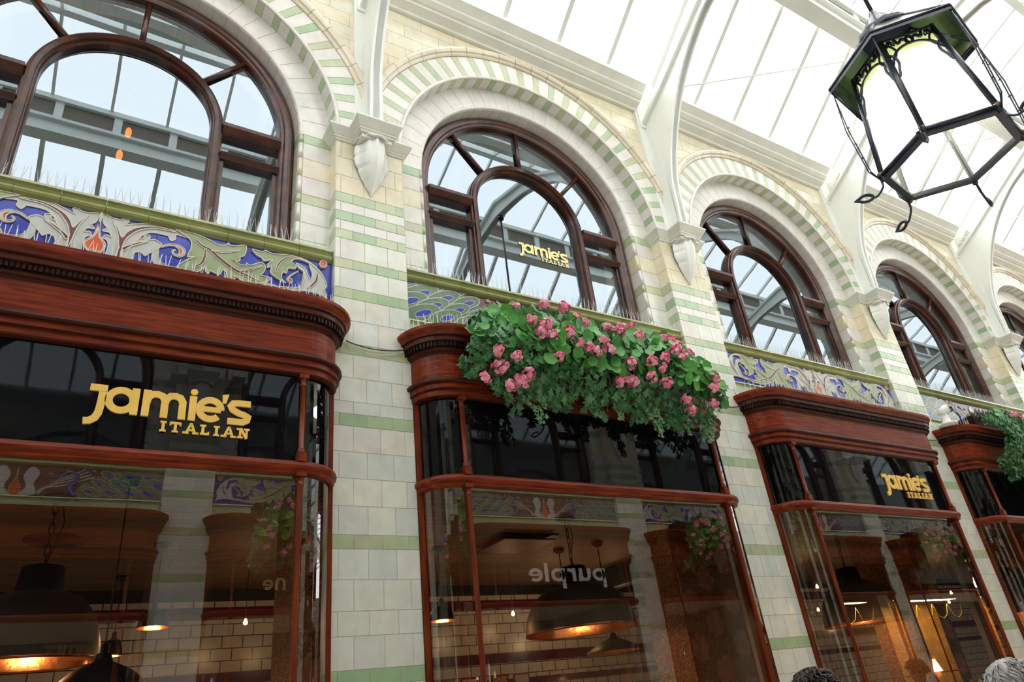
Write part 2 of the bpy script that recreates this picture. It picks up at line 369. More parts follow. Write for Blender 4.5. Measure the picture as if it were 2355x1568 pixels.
SCROLL=[
('P','w',[(-0.007,0.337),(0.043,0.324),(0.091,0.325),(0.113,0.344),(0.136,0.325),(0.12,0.294),(0.178,0.317),(0.274,0.35),(0.386,0.346),(0.439,0.335),(0.473,0.298),(0.407,0.302),(0.405,0.266),(0.381,0.247),(0.363,0.275),(0.355,0.28),(0.266,0.277),(0.21,0.232),(0.174,0.159),(0.149,0.075),(0.147,0.032),(0.057,0.008),(0.05,0.124),(0.027,0.159),(0.009,0.151),(0.027,0.187),(0.055,0.181),(0.043,0.211),(0.006,0.214),(0.027,0.243),(0.006,0.267)]),
('P','w',[(0.127,0.124),(0.177,0.166),(0.207,0.22),(0.228,0.251),(0.262,0.247),(0.261,0.218),(0.293,0.228),(0.334,0.202),(0.31,0.158),(0.266,0.112),(0.251,0.094),(0.238,0.105),(0.224,0.115),(0.197,0.105),(0.182,0.073),(0.182,0.041),(0.128,0.027)]),
('P','b',[(0.205,0.219),(0.217,0.24),(0.234,0.239),(0.224,0.219)]),
('P','m',[(0.102,0.02),(0.104,0.117),(0.085,0.223),(0.051,0.298),(0.085,0.252),(0.113,0.192),(0.135,0.238),(0.182,0.287),(0.281,0.327),(0.388,0.327),(0.389,0.319),(0.283,0.313),(0.204,0.277),(0.161,0.229),(0.135,0.182),(0.124,0.117),(0.128,0.027)]),
('P','m',[(0.124,0.117),(0.159,0.15),(0.215,0.188),(0.255,0.202),(0.217,0.176),(0.161,0.133),(0.138,0.099)]),
('S','w',0.035,[(0.308,0.164),(0.307,0.102),(0.333,0.053),(0.381,0.038),(0.439,0.047)]),
('P','o',[(0.4,0.213),(0.439,0.206),(0.461,0.181),(0.455,0.153),(0.433,0.141),(0.438,0.172),(0.427,0.197)]),
('S','w',0.014,[(0.331,0.182),(0.378,0.212),(0.429,0.215),(0.462,0.19),(0.457,0.154),(0.433,0.141),(0.406,0.151),(0.4,0.172),(0.416,0.183)]),
('P','g',[(0.403,0.337),(0.451,0.339),(0.522,0.336),(0.606,0.313),(0.662,0.29),(0.712,0.304),(0.72,0.324),(0.74,0.303),(0.825,0.333),(0.835,0.293),(0.824,0.247),(0.801,0.232),(0.799,0.199),(0.767,0.19),(0.754,0.202),(0.796,0.174),(0.838,0.174),(0.846,0.193),(0.87,0.182),(0.939,0.224),(0.966,0.189),(0.954,0.144),(0.936,0.121),(0.999,0.113),(0.977,0.073),(0.926,0.054),(1.045,0.057),(1.133,0.069),(1.07,0.039),(0.951,0.031),(0.857,0.038),(0.775,0.075),(0.782,0.054),(0.756,0.036),(0.737,0.043),(0.724,0.091),(0.7,0.103),(0.69,0.066),(0.654,0.068),(0.626,0.078),(0.62,0.054),(0.601,0.066),(0.594,0.098),(0.562,0.056),(0.513,0.032),(0.447,0.049),(0.437,0.063),(0.482,0.121),(0.531,0.159),(0.486,0.15),(0.501,0.212),(0.498,0.27),(0.473,0.298),(0.426,0.326)]),
('S','m',0.018,[(0.518,0.293),(0.566,0.254),(0.612,0.237),(0.661,0.197),(0.724,0.15),(0.781,0.118),(0.853,0.095),(0.925,0.072),(1.045,0.06)]),
('S','m',0.014,[(0.585,0.241),(0.586,0.177),(0.57,0.115),(0.522,0.074)]),
('S','m',0.008,[(0.622,0.234),(0.703,0.241),(0.793,0.281)]),
('S','m',0.008,[(0.804,0.124),(0.873,0.147),(0.941,0.194)]),
('P','g',[(0.874,0.313),(0.935,0.308),(0.963,0.325),(1.008,0.313),(1.132,0.331),(1.235,0.315),(1.267,0.298),(1.21,0.314),(1.158,0.31),(1.134,0.276),(1.166,0.253),(1.157,0.226),(1.116,0.222),(1.103,0.176),(1.083,0.183),(1.071,0.131),(1.102,0.097),(1.042,0.124),(1.001,0.156),(1.004,0.205),(0.98,0.192),(0.983,0.224),(1.011,0.261),(0.953,0.24),(0.937,0.26),(0.903,0.275)]),
('S','m',0.012,[(1.143,0.325),(1.084,0.287),(1.047,0.228),(1.035,0.164)]),
('P','w',[(1.267,0.298),(1.331,0.245),(1.369,0.192),(1.383,0.134),(1.365,0.099),(1.387,0.031),(1.345,0.058),(1.243,0.065),(1.143,0.047),(1.113,0.064),(1.192,0.083),(1.22,0.138),(1.223,0.212),(1.186,0.24),(1.17,0.273),(1.227,0.25),(1.249,0.2),(1.27,0.168),(1.282,0.214),(1.262,0.272)]),
('S','m',0.012,[(1.223,0.212),(1.22,0.138),(1.182,0.068)]),
('S','m',0.014,[(1.316,0.229),(1.307,0.159),(1.252,0.085)]),
('S','w',0.01,[(1.187,0.215),(1.134,0.165),(1.111,0.123),(1.136,0.102)]),
('S','w',0.012,[(1.132,0.331),(1.235,0.315),(1.32,0.261),(1.369,0.192)]),
('P','o',[(1.116,0.124),(1.13,0.14),(1.145,0.125),(1.136,0.105)]),
('P','o',[(1.329,0.314),(1.345,0.341),(1.371,0.341),(1.38,0.318),(1.367,0.292),(1.34,0.289)]),
]
FLAME=[
('P','w',[(-0.017,0.34),(-0.018,0.282),(-0.026,0.202),(-0.038,0.154),(-0.07,0.117),(-0.074,0.086),(-0.053,0.052),(-0.028,0.037),(-0.017,0.048),(-0.002,0.044),(0.02,0.048),(0.035,0.087),(0.034,0.119),(0.013,0.147),(-0.001,0.17),(-0.012,0.251),(-0.012,0.339)]),
('P','o',[(-0.019,0.26),(-0.02,0.192),(-0.036,0.143),(-0.065,0.108),(-0.065,0.081),(-0.041,0.05),(-0.024,0.062),(-0.004,0.054),(0.018,0.061),(0.029,0.096),(0.016,0.131),(-0.006,0.163),(-0.015,0.249)]),
]
FLOWERS=[(-0.839,4.149),(-0.578,4.219),(-0.393,4.243),(-0.288,4.171),(-0.261,4.099),(-0.8,3.973),(-0.683,3.96),(-0.745,3.882),(-0.651,3.881),(-0.499,3.939),(-1.058,3.722),(-0.933,3.698),(-1.015,3.645),(-1.134,3.55),(-0.422,3.855),(-0.331,3.84),(-0.267,3.82),(-0.192,3.92),(-0.149,3.859),(-0.594,3.745),(-0.821,3.603),(-0.864,3.552),(-0.948,3.518),(0.034,4.071),(-0.021,4.12),(0.139,4.171),(0.261,4.202),(0.237,4.076),(0.551,4.134),(0.659,4.14),(0.773,4.105),(0.799,4.054),(0.629,4.065),(0.548,3.983),(0.591,3.937),(0.252,3.836),(0.387,3.883),(0.355,3.794),(0.04,3.783),(-0.025,3.656),(0.078,3.671),(0.258,3.716),(0.414,3.701),(0.962,3.874),(0.893,3.769),(0.879,3.701),(0.638,3.61),(0.696,3.542),(0.903,3.599)]

# ================================================================== setting: floor and walls
def wall_box(name, x0, x1, y0, y1, z0, z1, mk, kind='structure'):
    b = MB(); b.box(x0, x1, y0, y1, z0, z1, mk); return tag(b.build(name), kind=kind)
XA, XB = -6.4, 33.0
wall_box('floor', XA, XB, -5.6, 6.2, -0.1, 0.0, 'floor')
SP = 5.82

def facade_wall(name, cxs, x0, x1):
    b = MB(); z = 5.80; r = 0
    while z < 7.70:
        z1 = min(z + .172, 7.72); x = x0 - (.18 if r % 2 else 0)
        while x < x1:
            xe = x + .36
            cs = [(x, z), (xe, z), (xe, z1), (x, z1)]
            near = any(any(math.hypot(a - c, q - SP) < 1.50 for a, q in cs) for c in cxs)
            if near:
                kc = tcol('y')
                for ia in range(6):
                    for ib in range(3):
                        xa, xb, za, zb = x + .06 * ia, x + .06 * (ia + 1), z + (z1 - z) * ib / 3, z + (z1 - z) * (ib + 1) / 3
                        if all(math.hypot(a - c, q - SP) > 1.50 for a in (xa, xb) for q in (za, zb) for c in cxs): b.quad((xa, .027, za), (xb, .027, za), (xb, .027, zb), (xa, .027, zb), 'tile', kc)
            else:
                b.tile([(x, .03, z), (xe, .03, z), (xe, .03, z1), (x, .03, z1)], (0, -1, 0), tcol('y'), mk='tile')
            x = xe
        z = z1; r += 1
    b.box(x0, x1, .5, .56, 4.0, 8.2, 'grout') if False else None
    return b.build(name)
tag(facade_wall('wall_rear', BAYS, BAYS[0] - 1.7, BAYS[5] + 1.7), kind='structure')
wf = facade_wall('wall_front', OB, -20.1, 8.1) if False else None
ob = MB()
_w = facade_wall('wall_front', [-q for q in OB], -max(OB) - 1.7, -min(OB) + 1.7)
_w.location = (0, YO, 0); _w.rotation_euler = (0, 0, PI); tag(_w, kind='structure')
# closing walls above the arches, behind the tiles
for nm, y0, y1 in (('trim_1', .45, .55), ('trim_2', YO - .55, YO - .45)):
    b = MB(); b.box(XA, XB, y0, y1, 7.05, 8.0, 'grout'); tag(b.build(nm), kind='structure')

# ================================================================== piers
def pier_mesh():
    b = MB(); hw = .2755; JA = [-.5, .132, .312, .483, .9]; JB = [-.5, .039, .222, .40, .9]
    for i, (z0, z1, k) in enumerate(ROWS):
        js = JA if i % 2 else JB
        for a, c in zip(js[:-1], js[1:]):
            x0 = max(a, 0) - hw; x1 = min(c, 2 * hw) - hw
            if x1 - x0 < .01: continue
            b.tile([(x0, 0, z0), (x1, 0, z0), (x1, 0, z1), (x0, 0, z1)], (0, -1, 0), tcol(k))
        if z1 > 3.8:
            c = tcol(k)
            b.tile([(-hw, .16, z0), (-hw, 0, z0), (-hw, 0, z1), (-hw, .16, z1)], (-1, 0, 0), c)
            b.tile([(hw, 0, z0), (hw, .16, z0), (hw, .16, z1), (hw, 0, z1)], (1, 0, 0), c)
    b.box(-.268, .268, .006, .13, 0, 3.95, 'grout'); b.box(-.268, .268, .006, .45, 3.96, 5.80, 'grout')
    return b
_pm = pier_mesh().build('tiled_pier'); _pm.location = (PIERS[1], 0, 0)
PIERLAB = ['glazed tile pier left of the first shopfront', 'wide cream and green tiled pier between the first and second shopfronts', 'tiled pier right of the shopfront with the big flower planter',
           'tiled pier right of the far sign with gold lettering', 'tiled pier right of the far planter and white camera', 'far tiled pier at the right edge', 'last far tiled pier']
for i, x in enumerate(PIERS):
    o = _pm if i == 1 else _pm.copy()
    if i != 1: COL.objects.link(o)
    o.location = (x, 0, 0); tag(o, PIERLAB[i], 'pier')
for x in OP:
    o = _pm.copy(); COL.objects.link(o); o.location = (x, YO, 0); o.rotation_euler = (0, 0, PI)
    tag(o, 'tiled pier of the facade across the arcade', 'pier', 'piers across the arcade')

# ================================================================== arches
def sweep_arch(b, R, zs, zb, prof, mk, n=48, col=(1, 1, 1), smooth=False, a0=0, a1=180, closed=True):
    path = []
    if zb is not None: path.append((1, 0, 0, zb, R))
    for i in range(n + 1):
        a = math.radians(a0 + (a1 - a0) * i / n); path.append((math.cos(a), math.sin(a), 0, None, R))
    if zb is not None: path.append((-1, 0, 0, zb, R))
    vs = []; L = len(prof)
    for (cx_, sz, _, z, _) in path:
        for dr, y in prof:
            if z is None: vs.append(((R + dr) * cx_, y, zs + (R + dr) * sz))
            else: vs.append(((R + dr) * cx_, y, z))
    fs = []
    for i in range(len(path) - 1):
        for j in range(L if closed else L - 1):
            k = (j + 1) % L; fs.append((i * L + j, i * L + k, (i + 1) * L + k, (i + 1) * L + j))
    if closed: fs += [tuple(range(L)), tuple((len(path) - 1) * L + j for j in range(L))[::-1]]
    b.add(vs, fs, mk, col, smooth)
def pr(r, a, y, z0=SP): return (r * math.cos(a), y, z0 + r * math.sin(a))
def make_arch():
    root = empty('tiled_arch')
    b = MB(); N = 26; st = PI / N
    for i in range(N):
        a = i * st
        for (u, v, k) in ((0, .38, 'g'), (.38, 1.0, 'p')):
            s0, s1 = a + u * st, a + v * st; c = tcol(k)
            b.tile([pr(1.4245, s0, 0), pr(1.70, s0, 0), pr(1.70, s1, 0), pr(1.4245, s1, 0)], (0, -1, 0), c, g=.002)
            am = (s0 + s1) / 2
            b.tile([pr(1.4245, s0, .135), pr(1.4245, s0, 0), pr(1.4245, s1, 0), pr(1.4245, s1, .135)], (-math.cos(am), 0, -math.sin(am)), c, g=.002)
    sweep_arch(b, 1.44, SP, None, [(.018 * math.cos(t * PI / 4), -.004 + .012 * math.sin(t * PI / 4)) for t in range(8)], 'tile', 60, TP, True)
    b.build('striped_ring', root)
    b = MB(); hp = [(0, .04), (0, -.012), (.012, -.022), (.03, -.022), (.036, -.04), (.06, -.052), (.082, -.05), (.098, -.034), (.1, .04)]
    nb = 23; A0, A1 = 14, 166
    for i in range(nb):
        a = A0 + (A1 - A0) * i / nb; c = A0 + (A1 - A0) * (i + 1) / nb
        sweep_arch(b, 1.70, SP, None, hp, 'tile', 3, jit((0.74, 0.66, 0.52), .04), False, a + .09, c - .09)
    b.build('hood_moulding', root)
    b = MB(); n = 26; jb = {-1: MB(), 1: MB()}; ir = MB()
    for i in range(n):
        a, c = PI * i / n, PI * (i + 1) / n
        b.tile([pr(1.195, a, .131), pr(1.44, a, .131), pr(1.44, c, .131), pr(1.195, c, .131)], (0, -1, 0), tcol('p'), g=.002)
    rows = [(5.73, 5.82, 'g'), (5.57, 5.73, 'p'), (5.388, 5.57, 'y'), (5.216, 5.388, 'p'), (5.128, 5.216, 'g'), (4.95, 5.128, 'w'), (4.79, 4.95, 'w'), (4.67, 4.79, 'w')]
    for z0, z1, k in rows:
        for s in (-1, 1):
            c = tcol(k); x0, x1 = sorted((s * 1.205, s * 1.435))
            b.tile([(x0, .131, z0), (x1, .131, z0), (x1, .131, z1), (x0, .131, z1)], (0, -1, 0), c)
            c2 = c if k == 'g' else tcol(k)
            for y0, y1 in ((.145, .28),):
                jb[s].tile([(s * 1.172, y0, z0), (s * 1.172, y1, z0), (s * 1.172, y1, z1), (s * 1.172, y0, z1)], (-s, 0, 0), c2, g=.002)
    b.build('inner_surround', root)
    for s in (-1, 1): jb[s].build('jamb_lining', root)
    for z0, z1, k in rows:
        for s in (-1, 1):
            for y0, y1 in ((.34, .48), (.48, .62)): ir.tile([(s * 1.172, y0, z0), (s * 1.172, y1, z0), (s * 1.172, y1, z1), (s * 1.172, y0, z1)], (-s, 0, 0), tcol(k), g=.002)
    b = MB(); n2 = 32
    for i in range(n2):
        a, c = PI * i / n2, PI * (i + 1) / n2; am = (a + c) / 2
        for y0, y1 in ((.145, .28), (.34, .48), (.48, .62)):
            (b if y0 < .3 else ir).tile([pr(1.172, a, y0), pr(1.172, a, y1), pr(1.172, c, y1), pr(1.172, c, y0)], (-math.cos(am), 0, -math.sin(am)), jit((.70, .66, .61), .05), g=.002)
    b.build('arch_soffit', root); ir.build('room_side_reveal', root)
    b = MB()
    sweep_arch(b, 1.19, SP, None, [(.02 * math.cos(t * PI / 4), .147 + .02 * math.sin(t * PI / 4)) for t in range(8)], 'tile', 72, TP, True)
    for z0, z1, k in rows:
        for s in (-1, 1): b.lathe([(.0, z0 + .001), (.02, z0 + .002), (.02, z1 - .002), (0, z1 - .001)], s * 1.19, .145, 'tile', 8, True, tcol(k))
    b.build('arris_roll', root)
    return root
_ar = make_arch()
for i, x in enumerate(BAYS):
    L = 'striped green and white tiled arch around the %s' % ['cropped upper window at the left', 'upper window with gold lettering', 'third upper window', 'fourth upper window', 'small far window at the right edge', 'hidden far window'][i]
    if i == 0: _ar.location = (x, 0, 0); tag(_ar, L, 'arch')
    else: tag(copy_tree(_ar, (x, 0, 0)), L, 'arch')
for x in OB: tag(copy_tree(_ar, (x, YO, 0), PI), 'striped tile arch of the facade across the arcade', 'arch', 'arches across the arcade')

# ================================================================== upper windows
def arc(R, zs, a0, a1, n): return [(R * math.cos(math.radians(a0 + (a1 - a0) * i / n)), zs + R * math.sin(math.radians(a0 + (a1 - a0) * i / n))) for i in range(n + 1)]
def make_window():
    root = empty('window_1'); tag(root, kind='structure')
    b = MB()
    sweep_arch(b, 1.052, SP, 4.68, [(0, .33), (0, .275), (.012, .262), (.03, .258), (.04, .245), (.062, .235), (.085, .235), (.10, .25), (.112, .262), (.12, .33)], 'winwood', 56, smooth=False)
    b.build('outer_frame', root)
    b = MB()
    sweep_arch(b, .55, 5.76, 4.68, [(0, .33), (0, .285), (.010, .268), (.018, .268), (.022, .245), (.045, .228), (.066, .24), (.070, .262), (.08, .268), (.088, .285), (.088, .33)], 'winwood', 44)
    b.build('inner_arch_frame', root)
    for ang in (45, 90, 135):
        b = MB(); a = math.radians(ang); u = Vector((math.cos(a), 0, math.sin(a)))
        p0 = Vector((0, .298, 5.76)) + u * .62; p1 = Vector((0, .298, SP)) + u * 1.06
        b.tube([p0, p1], .022, 'winwood', 8); b.build('glazing_bar', root)
    for s in (-1, 1):
        for z0, z1, d in ((5.71, 5.81, .035), (5.475, 5.53, .02)):
            b = MB(); x0, x1 = sorted((s * .63, s * 1.06)); zm = (z0 + z1) / 2
            b.extrude_x([(.32, z0), (.275, z0), (.27 - d * .3, z0 + .01), (.265 - d, zm + .01), (.26 - d, z1 - .012), (.27, z1), (.32, z1)], x0, x1, 'winwood'); b.build('transom', root)
        b = MB(); b.box(*sorted((s * .63, s * .665)), .29, .32, 4.68, 5.48, 'winwood'); b.box(*sorted((s * 1.02, s * 1.06)), .29, .32, 4.68, 5.48, 'winwood'); b.build('side_sash', root)
    b = MB(); sh = arc(1.07, SP, 0, 180, 40) + [(-1.07, 4.6), (1.07, 4.6)]
    b.poly(sh, .322, .320, 'winglass'); b.build('window_glass', root)
    return root
_wn = make_window()
wins = []
for i, x in enumerate(BAYS):
    o = _wn if i == 0 else copy_tree(_wn)
    o.name = 'window_%d' % (i + 1); o.location = (x, 0, 0); wins.append(o)
for i, x in enumerate(OB):
    o = copy_tree(_wn, (x, YO, 0), PI); o.name = 'window_%d' % (i + 7)

# ================================================================== lettering
def ring(cx, cz, rx, rz, a0=0, a1=360, n=26): return [(cx + rx * math.cos(math.radians(a0 + (a1 - a0) * i / n)), cz + rz * math.sin(math.radians(a0 + (a1 - a0) * i / n))) for i in range(n + (0 if a1 - a0 == 360 else 1))]
def name_letters(b, y0, y1, mk):
    W = .036; X = .147; r = X / 2
    b.ribbon([(0, X - .0), (0, X - .036 + .036)] , W, y0, y1, mk) if False else None
    b.poly([(.0, X), (.078, X), (.078, X - .036), (.0, X - .036)], y0, y1 - .001, mk)
    b.ribbon([(.060, X - .004), (.058, .04), (.054, -.005), (.042, -.035), (.020, -.052), (-.006, -.055)], .036, y0, y1, mk)
    b.ribbon(ring(.145, r, .062 - .018 + .012, r - .018), .036, y0, y1, mk, closed=True)
    b.poly([(.190, X), (.226, X), (.226, 0), (.190, 0)], y0, y1 - .001, mk)
    b.poly([(.242, X), (.278, X), (.278, 0), (.242, 0)], y0, y1 - .001, mk)
    for cx_ in (.306, .392):
        w_ = .044
        b.ribbon([(cx_ - w_, X - .07), (cx_ - w_ + .006, X - .04), (cx_ - .02, X - .021), (cx_ + .004, X - .018), (cx_ + .028, X - .026), (cx_ + .042, X - .05), (cx_ + .043, .0)], .036, y0, y1 - (.0005 if cx_ > .35 else 0), mk)
    b.poly([(.466, X - .006), (.502, X - .006), (.502, 0), (.466, 0)], y0, y1, mk)
    b.poly(ring(.485, X + .018, .018, .018, n=16), y0, y1 - .001, mk)
    b.ribbon([(.520, r), (.628, r)], .030, y0, y1 - .001, mk)
    b.ribbon(ring(.573, r, .055, r - .018, 0, 318, 24), .036, y0, y1, mk)
    b.poly([(.630, X + .02), (.664, X + .028), (.652, X - .028), (.634, X - .03)], y0, y1, mk)
    b.ribbon([(.782, X - .018), (.72, X - .018), (.690, X - .022), (.678, X - .040), (.688, X - .060), (.72, r - .004), (.75, r - .012), (.770, .05), (.766, .03), (.745, .018), (.665, .018)], .036, y0, y1, mk)
def serif_letters(b, x0, y0, y1, mk, H=.058, pitch=.0655):
    W = .014; XS = [0, .048, .118, .192, .256, .304, .382]
    def ser(x, z): b.poly([(x - .015, z), (x + .015, z), (x + .015, z + .010), (x - .015, z + .010)], y0, y1 - .0005, mk)
    for i, ch in enumerate('ITALIAN'):
        x = x0 + XS[i] * 1.02
        if ch == 'I': b.ribbon([(x + .015, 0), (x + .015, H)], W, y0, y1, mk); ser(x + .015, 0); ser(x + .015, H - .010)
        if ch == 'T':
            b.ribbon([(x + .024, 0), (x + .024, H)], W, y0, y1, mk); b.ribbon([(x, H - .006), (x + .048, H - .006)], .012, y0, y1 - .001, mk); ser(x + .024, 0)
            for q in (0, .048): b.ribbon([(x + q, H), (x + q, H - .02)], .008, y0, y1, mk)
        if ch == 'L': b.ribbon([(x + .012, 0), (x + .012, H)], W, y0, y1, mk); b.ribbon([(x, .006), (x + .042, .006)], .012, y0, y1 - .001, mk); ser(x + .012, H - .01); b.ribbon([(x + .040, 0), (x + .040, .02)], .008, y0, y1, mk)
        if ch == 'A':
            b.ribbon([(x + .005, 0), (x + .026, H - .003), (x + .030, H - .003), (x + .051, 0)], .012, y0, y1, mk); b.ribbon([(x + .012, .02), (x + .044, .02)], .010, y0, y1 - .001, mk); ser(x + .004, 0); ser(x + .052, 0)
        if ch == 'N':
            b.ribbon([(x + .008, 0), (x + .008, H)], .011, y0, y1, mk); b.ribbon([(x + .008, H), (x + .042, 0)], .014, y0, y1 - .001, mk); b.ribbon([(x + .042, 0), (x + .042, H)], .011, y0, y1, mk); ser(x + .008, 0); ser(x + .042, H - .01); ser(x + .004, H - .01)
def purple_letters(b, y0, y1, mk):
    W = .042; r = .085; x = 0
    def bowl(cx_, a0=0, a1=360): b.ribbon(ring(cx_, r, r - .02, r - .02, a0, a1, 26), W, y0, y1, mk, closed=(a1 - a0 == 360))
    b.ribbon([(.02, -.09), (.02, 2 * r)], W, y0, y1, mk); bowl(.085)
    b.ribbon([(.22, 2 * r), (.22, .07), (.235, .03), (.275, .018), (.315, .03), (.33, .07), (.33, 2 * r)], W, y0, y1, mk); b.ribbon([(.338, 0), (.338, .1)], W, y0, y1 - .001, mk)
    b.ribbon([(.42, 0), (.42, 2 * r)], W, y0, y1, mk); b.ribbon([(.42, .1), (.45, .14), (.50, .15)], W, y0, y1 - .001, mk)
    b.ribbon([(.56, -.09), (.56, 2 * r)], W, y0, y1, mk); bowl(.625)
    b.ribbon([(.77, 0), (.77, .24)], W, y0, y1, mk)
    b.ribbon([(.83, r), (.98, r)], .03, y0, y1 - .001, mk); bowl(.905, 0, 315)
def ne_letters(b, y0, y1, mk):
    b.ribbon([(0, 0), (0, .10), (.03, .125), (.07, .12), (.085, .09), (.085, 0)], .035, y0, y1, mk)
    b.ribbon([(.13, .06), (.24, .06)], .022, y0, y1 - .001, mk); b.ribbon(ring(.185, .062, .045, .045, 0, 315), .03, y0, y1, mk)

# ================================================================== shopfronts
DF = .205
def fpath(n=10, e=0.0):
    # list of (x, y) along the front for an offset e: left wall end, curved corner, flat front, curved corner, right wall end
    pts = []
    for i in range(n + 1):
        t = PI / 2 * (1 - i / n); pts.append((-1.172 - (.225 + e) * math.sin(t), -(DF + e) * math.cos(t)))
    for i in range(n + 1):
        t = PI / 2 * i / n; pts.append((1.172 + (.225 + e) * math.sin(t), -(DF + e) * math.cos(t)))
    return pts
def sweep_front(b, prof, mk, part='all', mkc=None, n=10, smooth=False, dark=()):
    # prof: list of (e, z), open; part picks the left corner, front, right corner or all
    cols = [fpath(n, e) for e, z in prof]; N = 2 * n + 2
    rng = {'all': range(N - 1), 'left': range(n), 'front': range(n, n + 1), 'right': range(n + 1, N - 1)}[part]
    for i in rng:
        k = mk if (i == n or mkc is None) else mkc
        vs = []; fs = []
        for j, (e, z) in enumerate(prof):
            vs += [(*cols[j][i], z), (*cols[j][i + 1], z)]
        for j in range(len(prof) - 1): fs.append((2 * j + 2, 2 * j + 3, 2 * j + 1, 2 * j))
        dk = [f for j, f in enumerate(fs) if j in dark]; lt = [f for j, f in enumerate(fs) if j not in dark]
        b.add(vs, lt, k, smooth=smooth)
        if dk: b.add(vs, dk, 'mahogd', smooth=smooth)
def colonnette(b, x, y, z0, z1):
    b.box(x - .026, x + .026, y - .026, y + .03, z0, z0 + .05, 'mahogv')
    b.lathe([(.0, z0 + .05), (.024, z0 + .05), (.026, z0 + .06), (.019, z0 + .066), (.024, z0 + .076), (.016, z0 + .084), (.0165, z1 - .075), (.021, z1 - .07), (.021, z1 - .062), (.016, z1 - .058), (.018, z1 - .04), (.026, z1 - .025), (.0, z1 - .02)], x, y, 'mahogv', 14)
    b.box(x - .028, x + .028, y - .028, y + .03, z1 - .025, z1, 'mahogv')
def make_shopfront():
    root = empty('shopfront')
    corn = [(.0, 4.035), (.125, 4.035), (.125, 4.012), (.118, 4.0), (.105, 3.985), (.098, 3.972), (.098, 3.964), (.085, 3.960), (.085, 3.925), (.055, 3.92), (.05, 3.88), (.058, 3.872), (.05, 3.86), (.038, 3.853), (.028, 3.84)]
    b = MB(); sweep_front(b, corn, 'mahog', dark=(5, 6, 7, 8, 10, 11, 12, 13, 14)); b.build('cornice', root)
    b = MB(); ctr = []
    pth = fpath(40, .052); 
    acc = 0; nxt = 0
    dense = []
    for i in range(len(pth) - 1):
        a, c = Vector((*pth[i], 0)), Vector((*pth[i + 1], 0)); L = (c - a).length; k = max(1, int(L / .004))
        for j in range(k): dense.append((a + (c - a) * j / k, (c - a).normalized()))
    d = 0; last = dense[0][0]; 
    for p_, t in dense:
        d += (p_ - last).length; last = p_
        if d >= nxt:
            nxt += .025; n_ = Vector((t.y, -t.x, 0)); q0 = p_ - t * .0075; q1 = p_ + t * .0075
            vs = [q0 + Vector((0, 0, 3.885)), q1 + Vector((0, 0, 3.885)), q1 + n_ * .022 + Vector((0, 0, 3.885)), q0 + n_ * .022 + Vector((0, 0, 3.885))]
            vs += [v + Vector((0, 0, .035)) for v in vs]
            b.add(vs, [(0, 1, 2, 3), (4, 5, 6, 7), (0, 1, 5, 4), (1, 2, 6, 5), (2, 3, 7, 6), (3, 0, 4, 7)], 'dent')
    sweep_front(b, [(.053, 3.924), (.053, 3.881)], 'dent')
    b.build('dentil_course', root)
    b = MB(); sweep_front(b, [(.028, 3.842), (.028, 3.660)], 'mahog', mkc='mahog', smooth=False); b.build('frieze_board', root)
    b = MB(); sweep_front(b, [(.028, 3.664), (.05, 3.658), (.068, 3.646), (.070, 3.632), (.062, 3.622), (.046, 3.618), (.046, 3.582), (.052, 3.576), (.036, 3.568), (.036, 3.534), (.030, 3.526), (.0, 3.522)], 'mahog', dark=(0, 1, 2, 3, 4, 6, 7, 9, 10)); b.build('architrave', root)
    b = MB(); sweep_front(b, [(.0, 3.53), (.0, 2.975)], 'blackglass', 'front'); b.build('sign_glass', root)
    for sd in ('left', 'right'):
        b = MB(); sweep_front(b, [(-.004, 3.53), (-.004, 2.975)], 'blackglass', sd, n=14, smooth=True); b.build('curved_sign_glass', root)
    b = MB(); sweep_front(b, [(.0, 2.992), (.026, 2.988), (.040, 2.975), (.044, 2.960), (.040, 2.945), (.028, 2.936), (.028, 2.918), (.0, 2.912)], 'mahog', mkc='mahog'); b.build('transom_rail', root)
    b = MB(); sweep_front(b, [(-.002, 2.92), (-.002, .50)], 'shopglass', 'front'); b.build('display_pane', root)
    for sd in ('left', 'right'):
        b = MB(); sweep_front(b, [(-.004, 2.92), (-.004, .50)], 'shopglass', sd, n=14, smooth=True); b.build('curved_pane', root)
    b = MB(); sweep_front(b, [(.0, .52), (.03, .50), (.03, .46), (.01, .45), (.01, .12), (.03, .10), (.03, 0)], 'mahog'); b.build('stall_riser', root)
    for s in (-1, 1):
        b = MB(); colonnette(b, s * 1.172, -DF - .012, 2.985, 3.527); colonnette(b, s * 1.172, -DF - .012, .5, 2.925); b.build('colonnette', root)
        b = MB(); b.box(*sorted((s * 1.385, s * 1.422)), -.022, .05, 0, 3.53, 'mahogv'); b.build('wall_post', root)
    b = MB()
    top = fpath(10, .1); vs = [(x, y, 4.033) for x, y in top]; b.add(vs + [(1.42, .06, 4.033), (-1.42, .06, 4.033)], [tuple(range(len(vs) + 2))], 'dent')
    top = fpath(10, -.01); vs = [(x, y, 2.985) for x, y in top]; b.add(vs + [(1.40, .1, 2.985), (-1.40, .1, 2.985)], [tuple(range(len(vs) + 2))], 'planks')
    b.build('inner_boarding', root)
    return root
_sf = make_shopfront()
SFLAB = ['mahogany shopfront at the left with large gold lettering on black glass', 'mahogany shopfront carrying the long planter of pink geraniums', 'mahogany shopfront with small gold lettering at its right, no planter',
         'far mahogany shopfront carrying a white camera and ivy planter']
fronts = []
for i in range(4):
    o = _sf if i == 0 else copy_tree(_sf)
    o.location = (BAYS[i], 0, 0); tag(o, SFLAB[i], 'shopfront'); fronts.append(o)
ofr = []
for i, x in enumerate(OB):
    o = copy_tree(_sf, (x, YO, 0), PI); tag(o, 'mahogany shopfront across the arcade', 'shopfront', 'shopfronts across the arcade'); ofr.append(o)
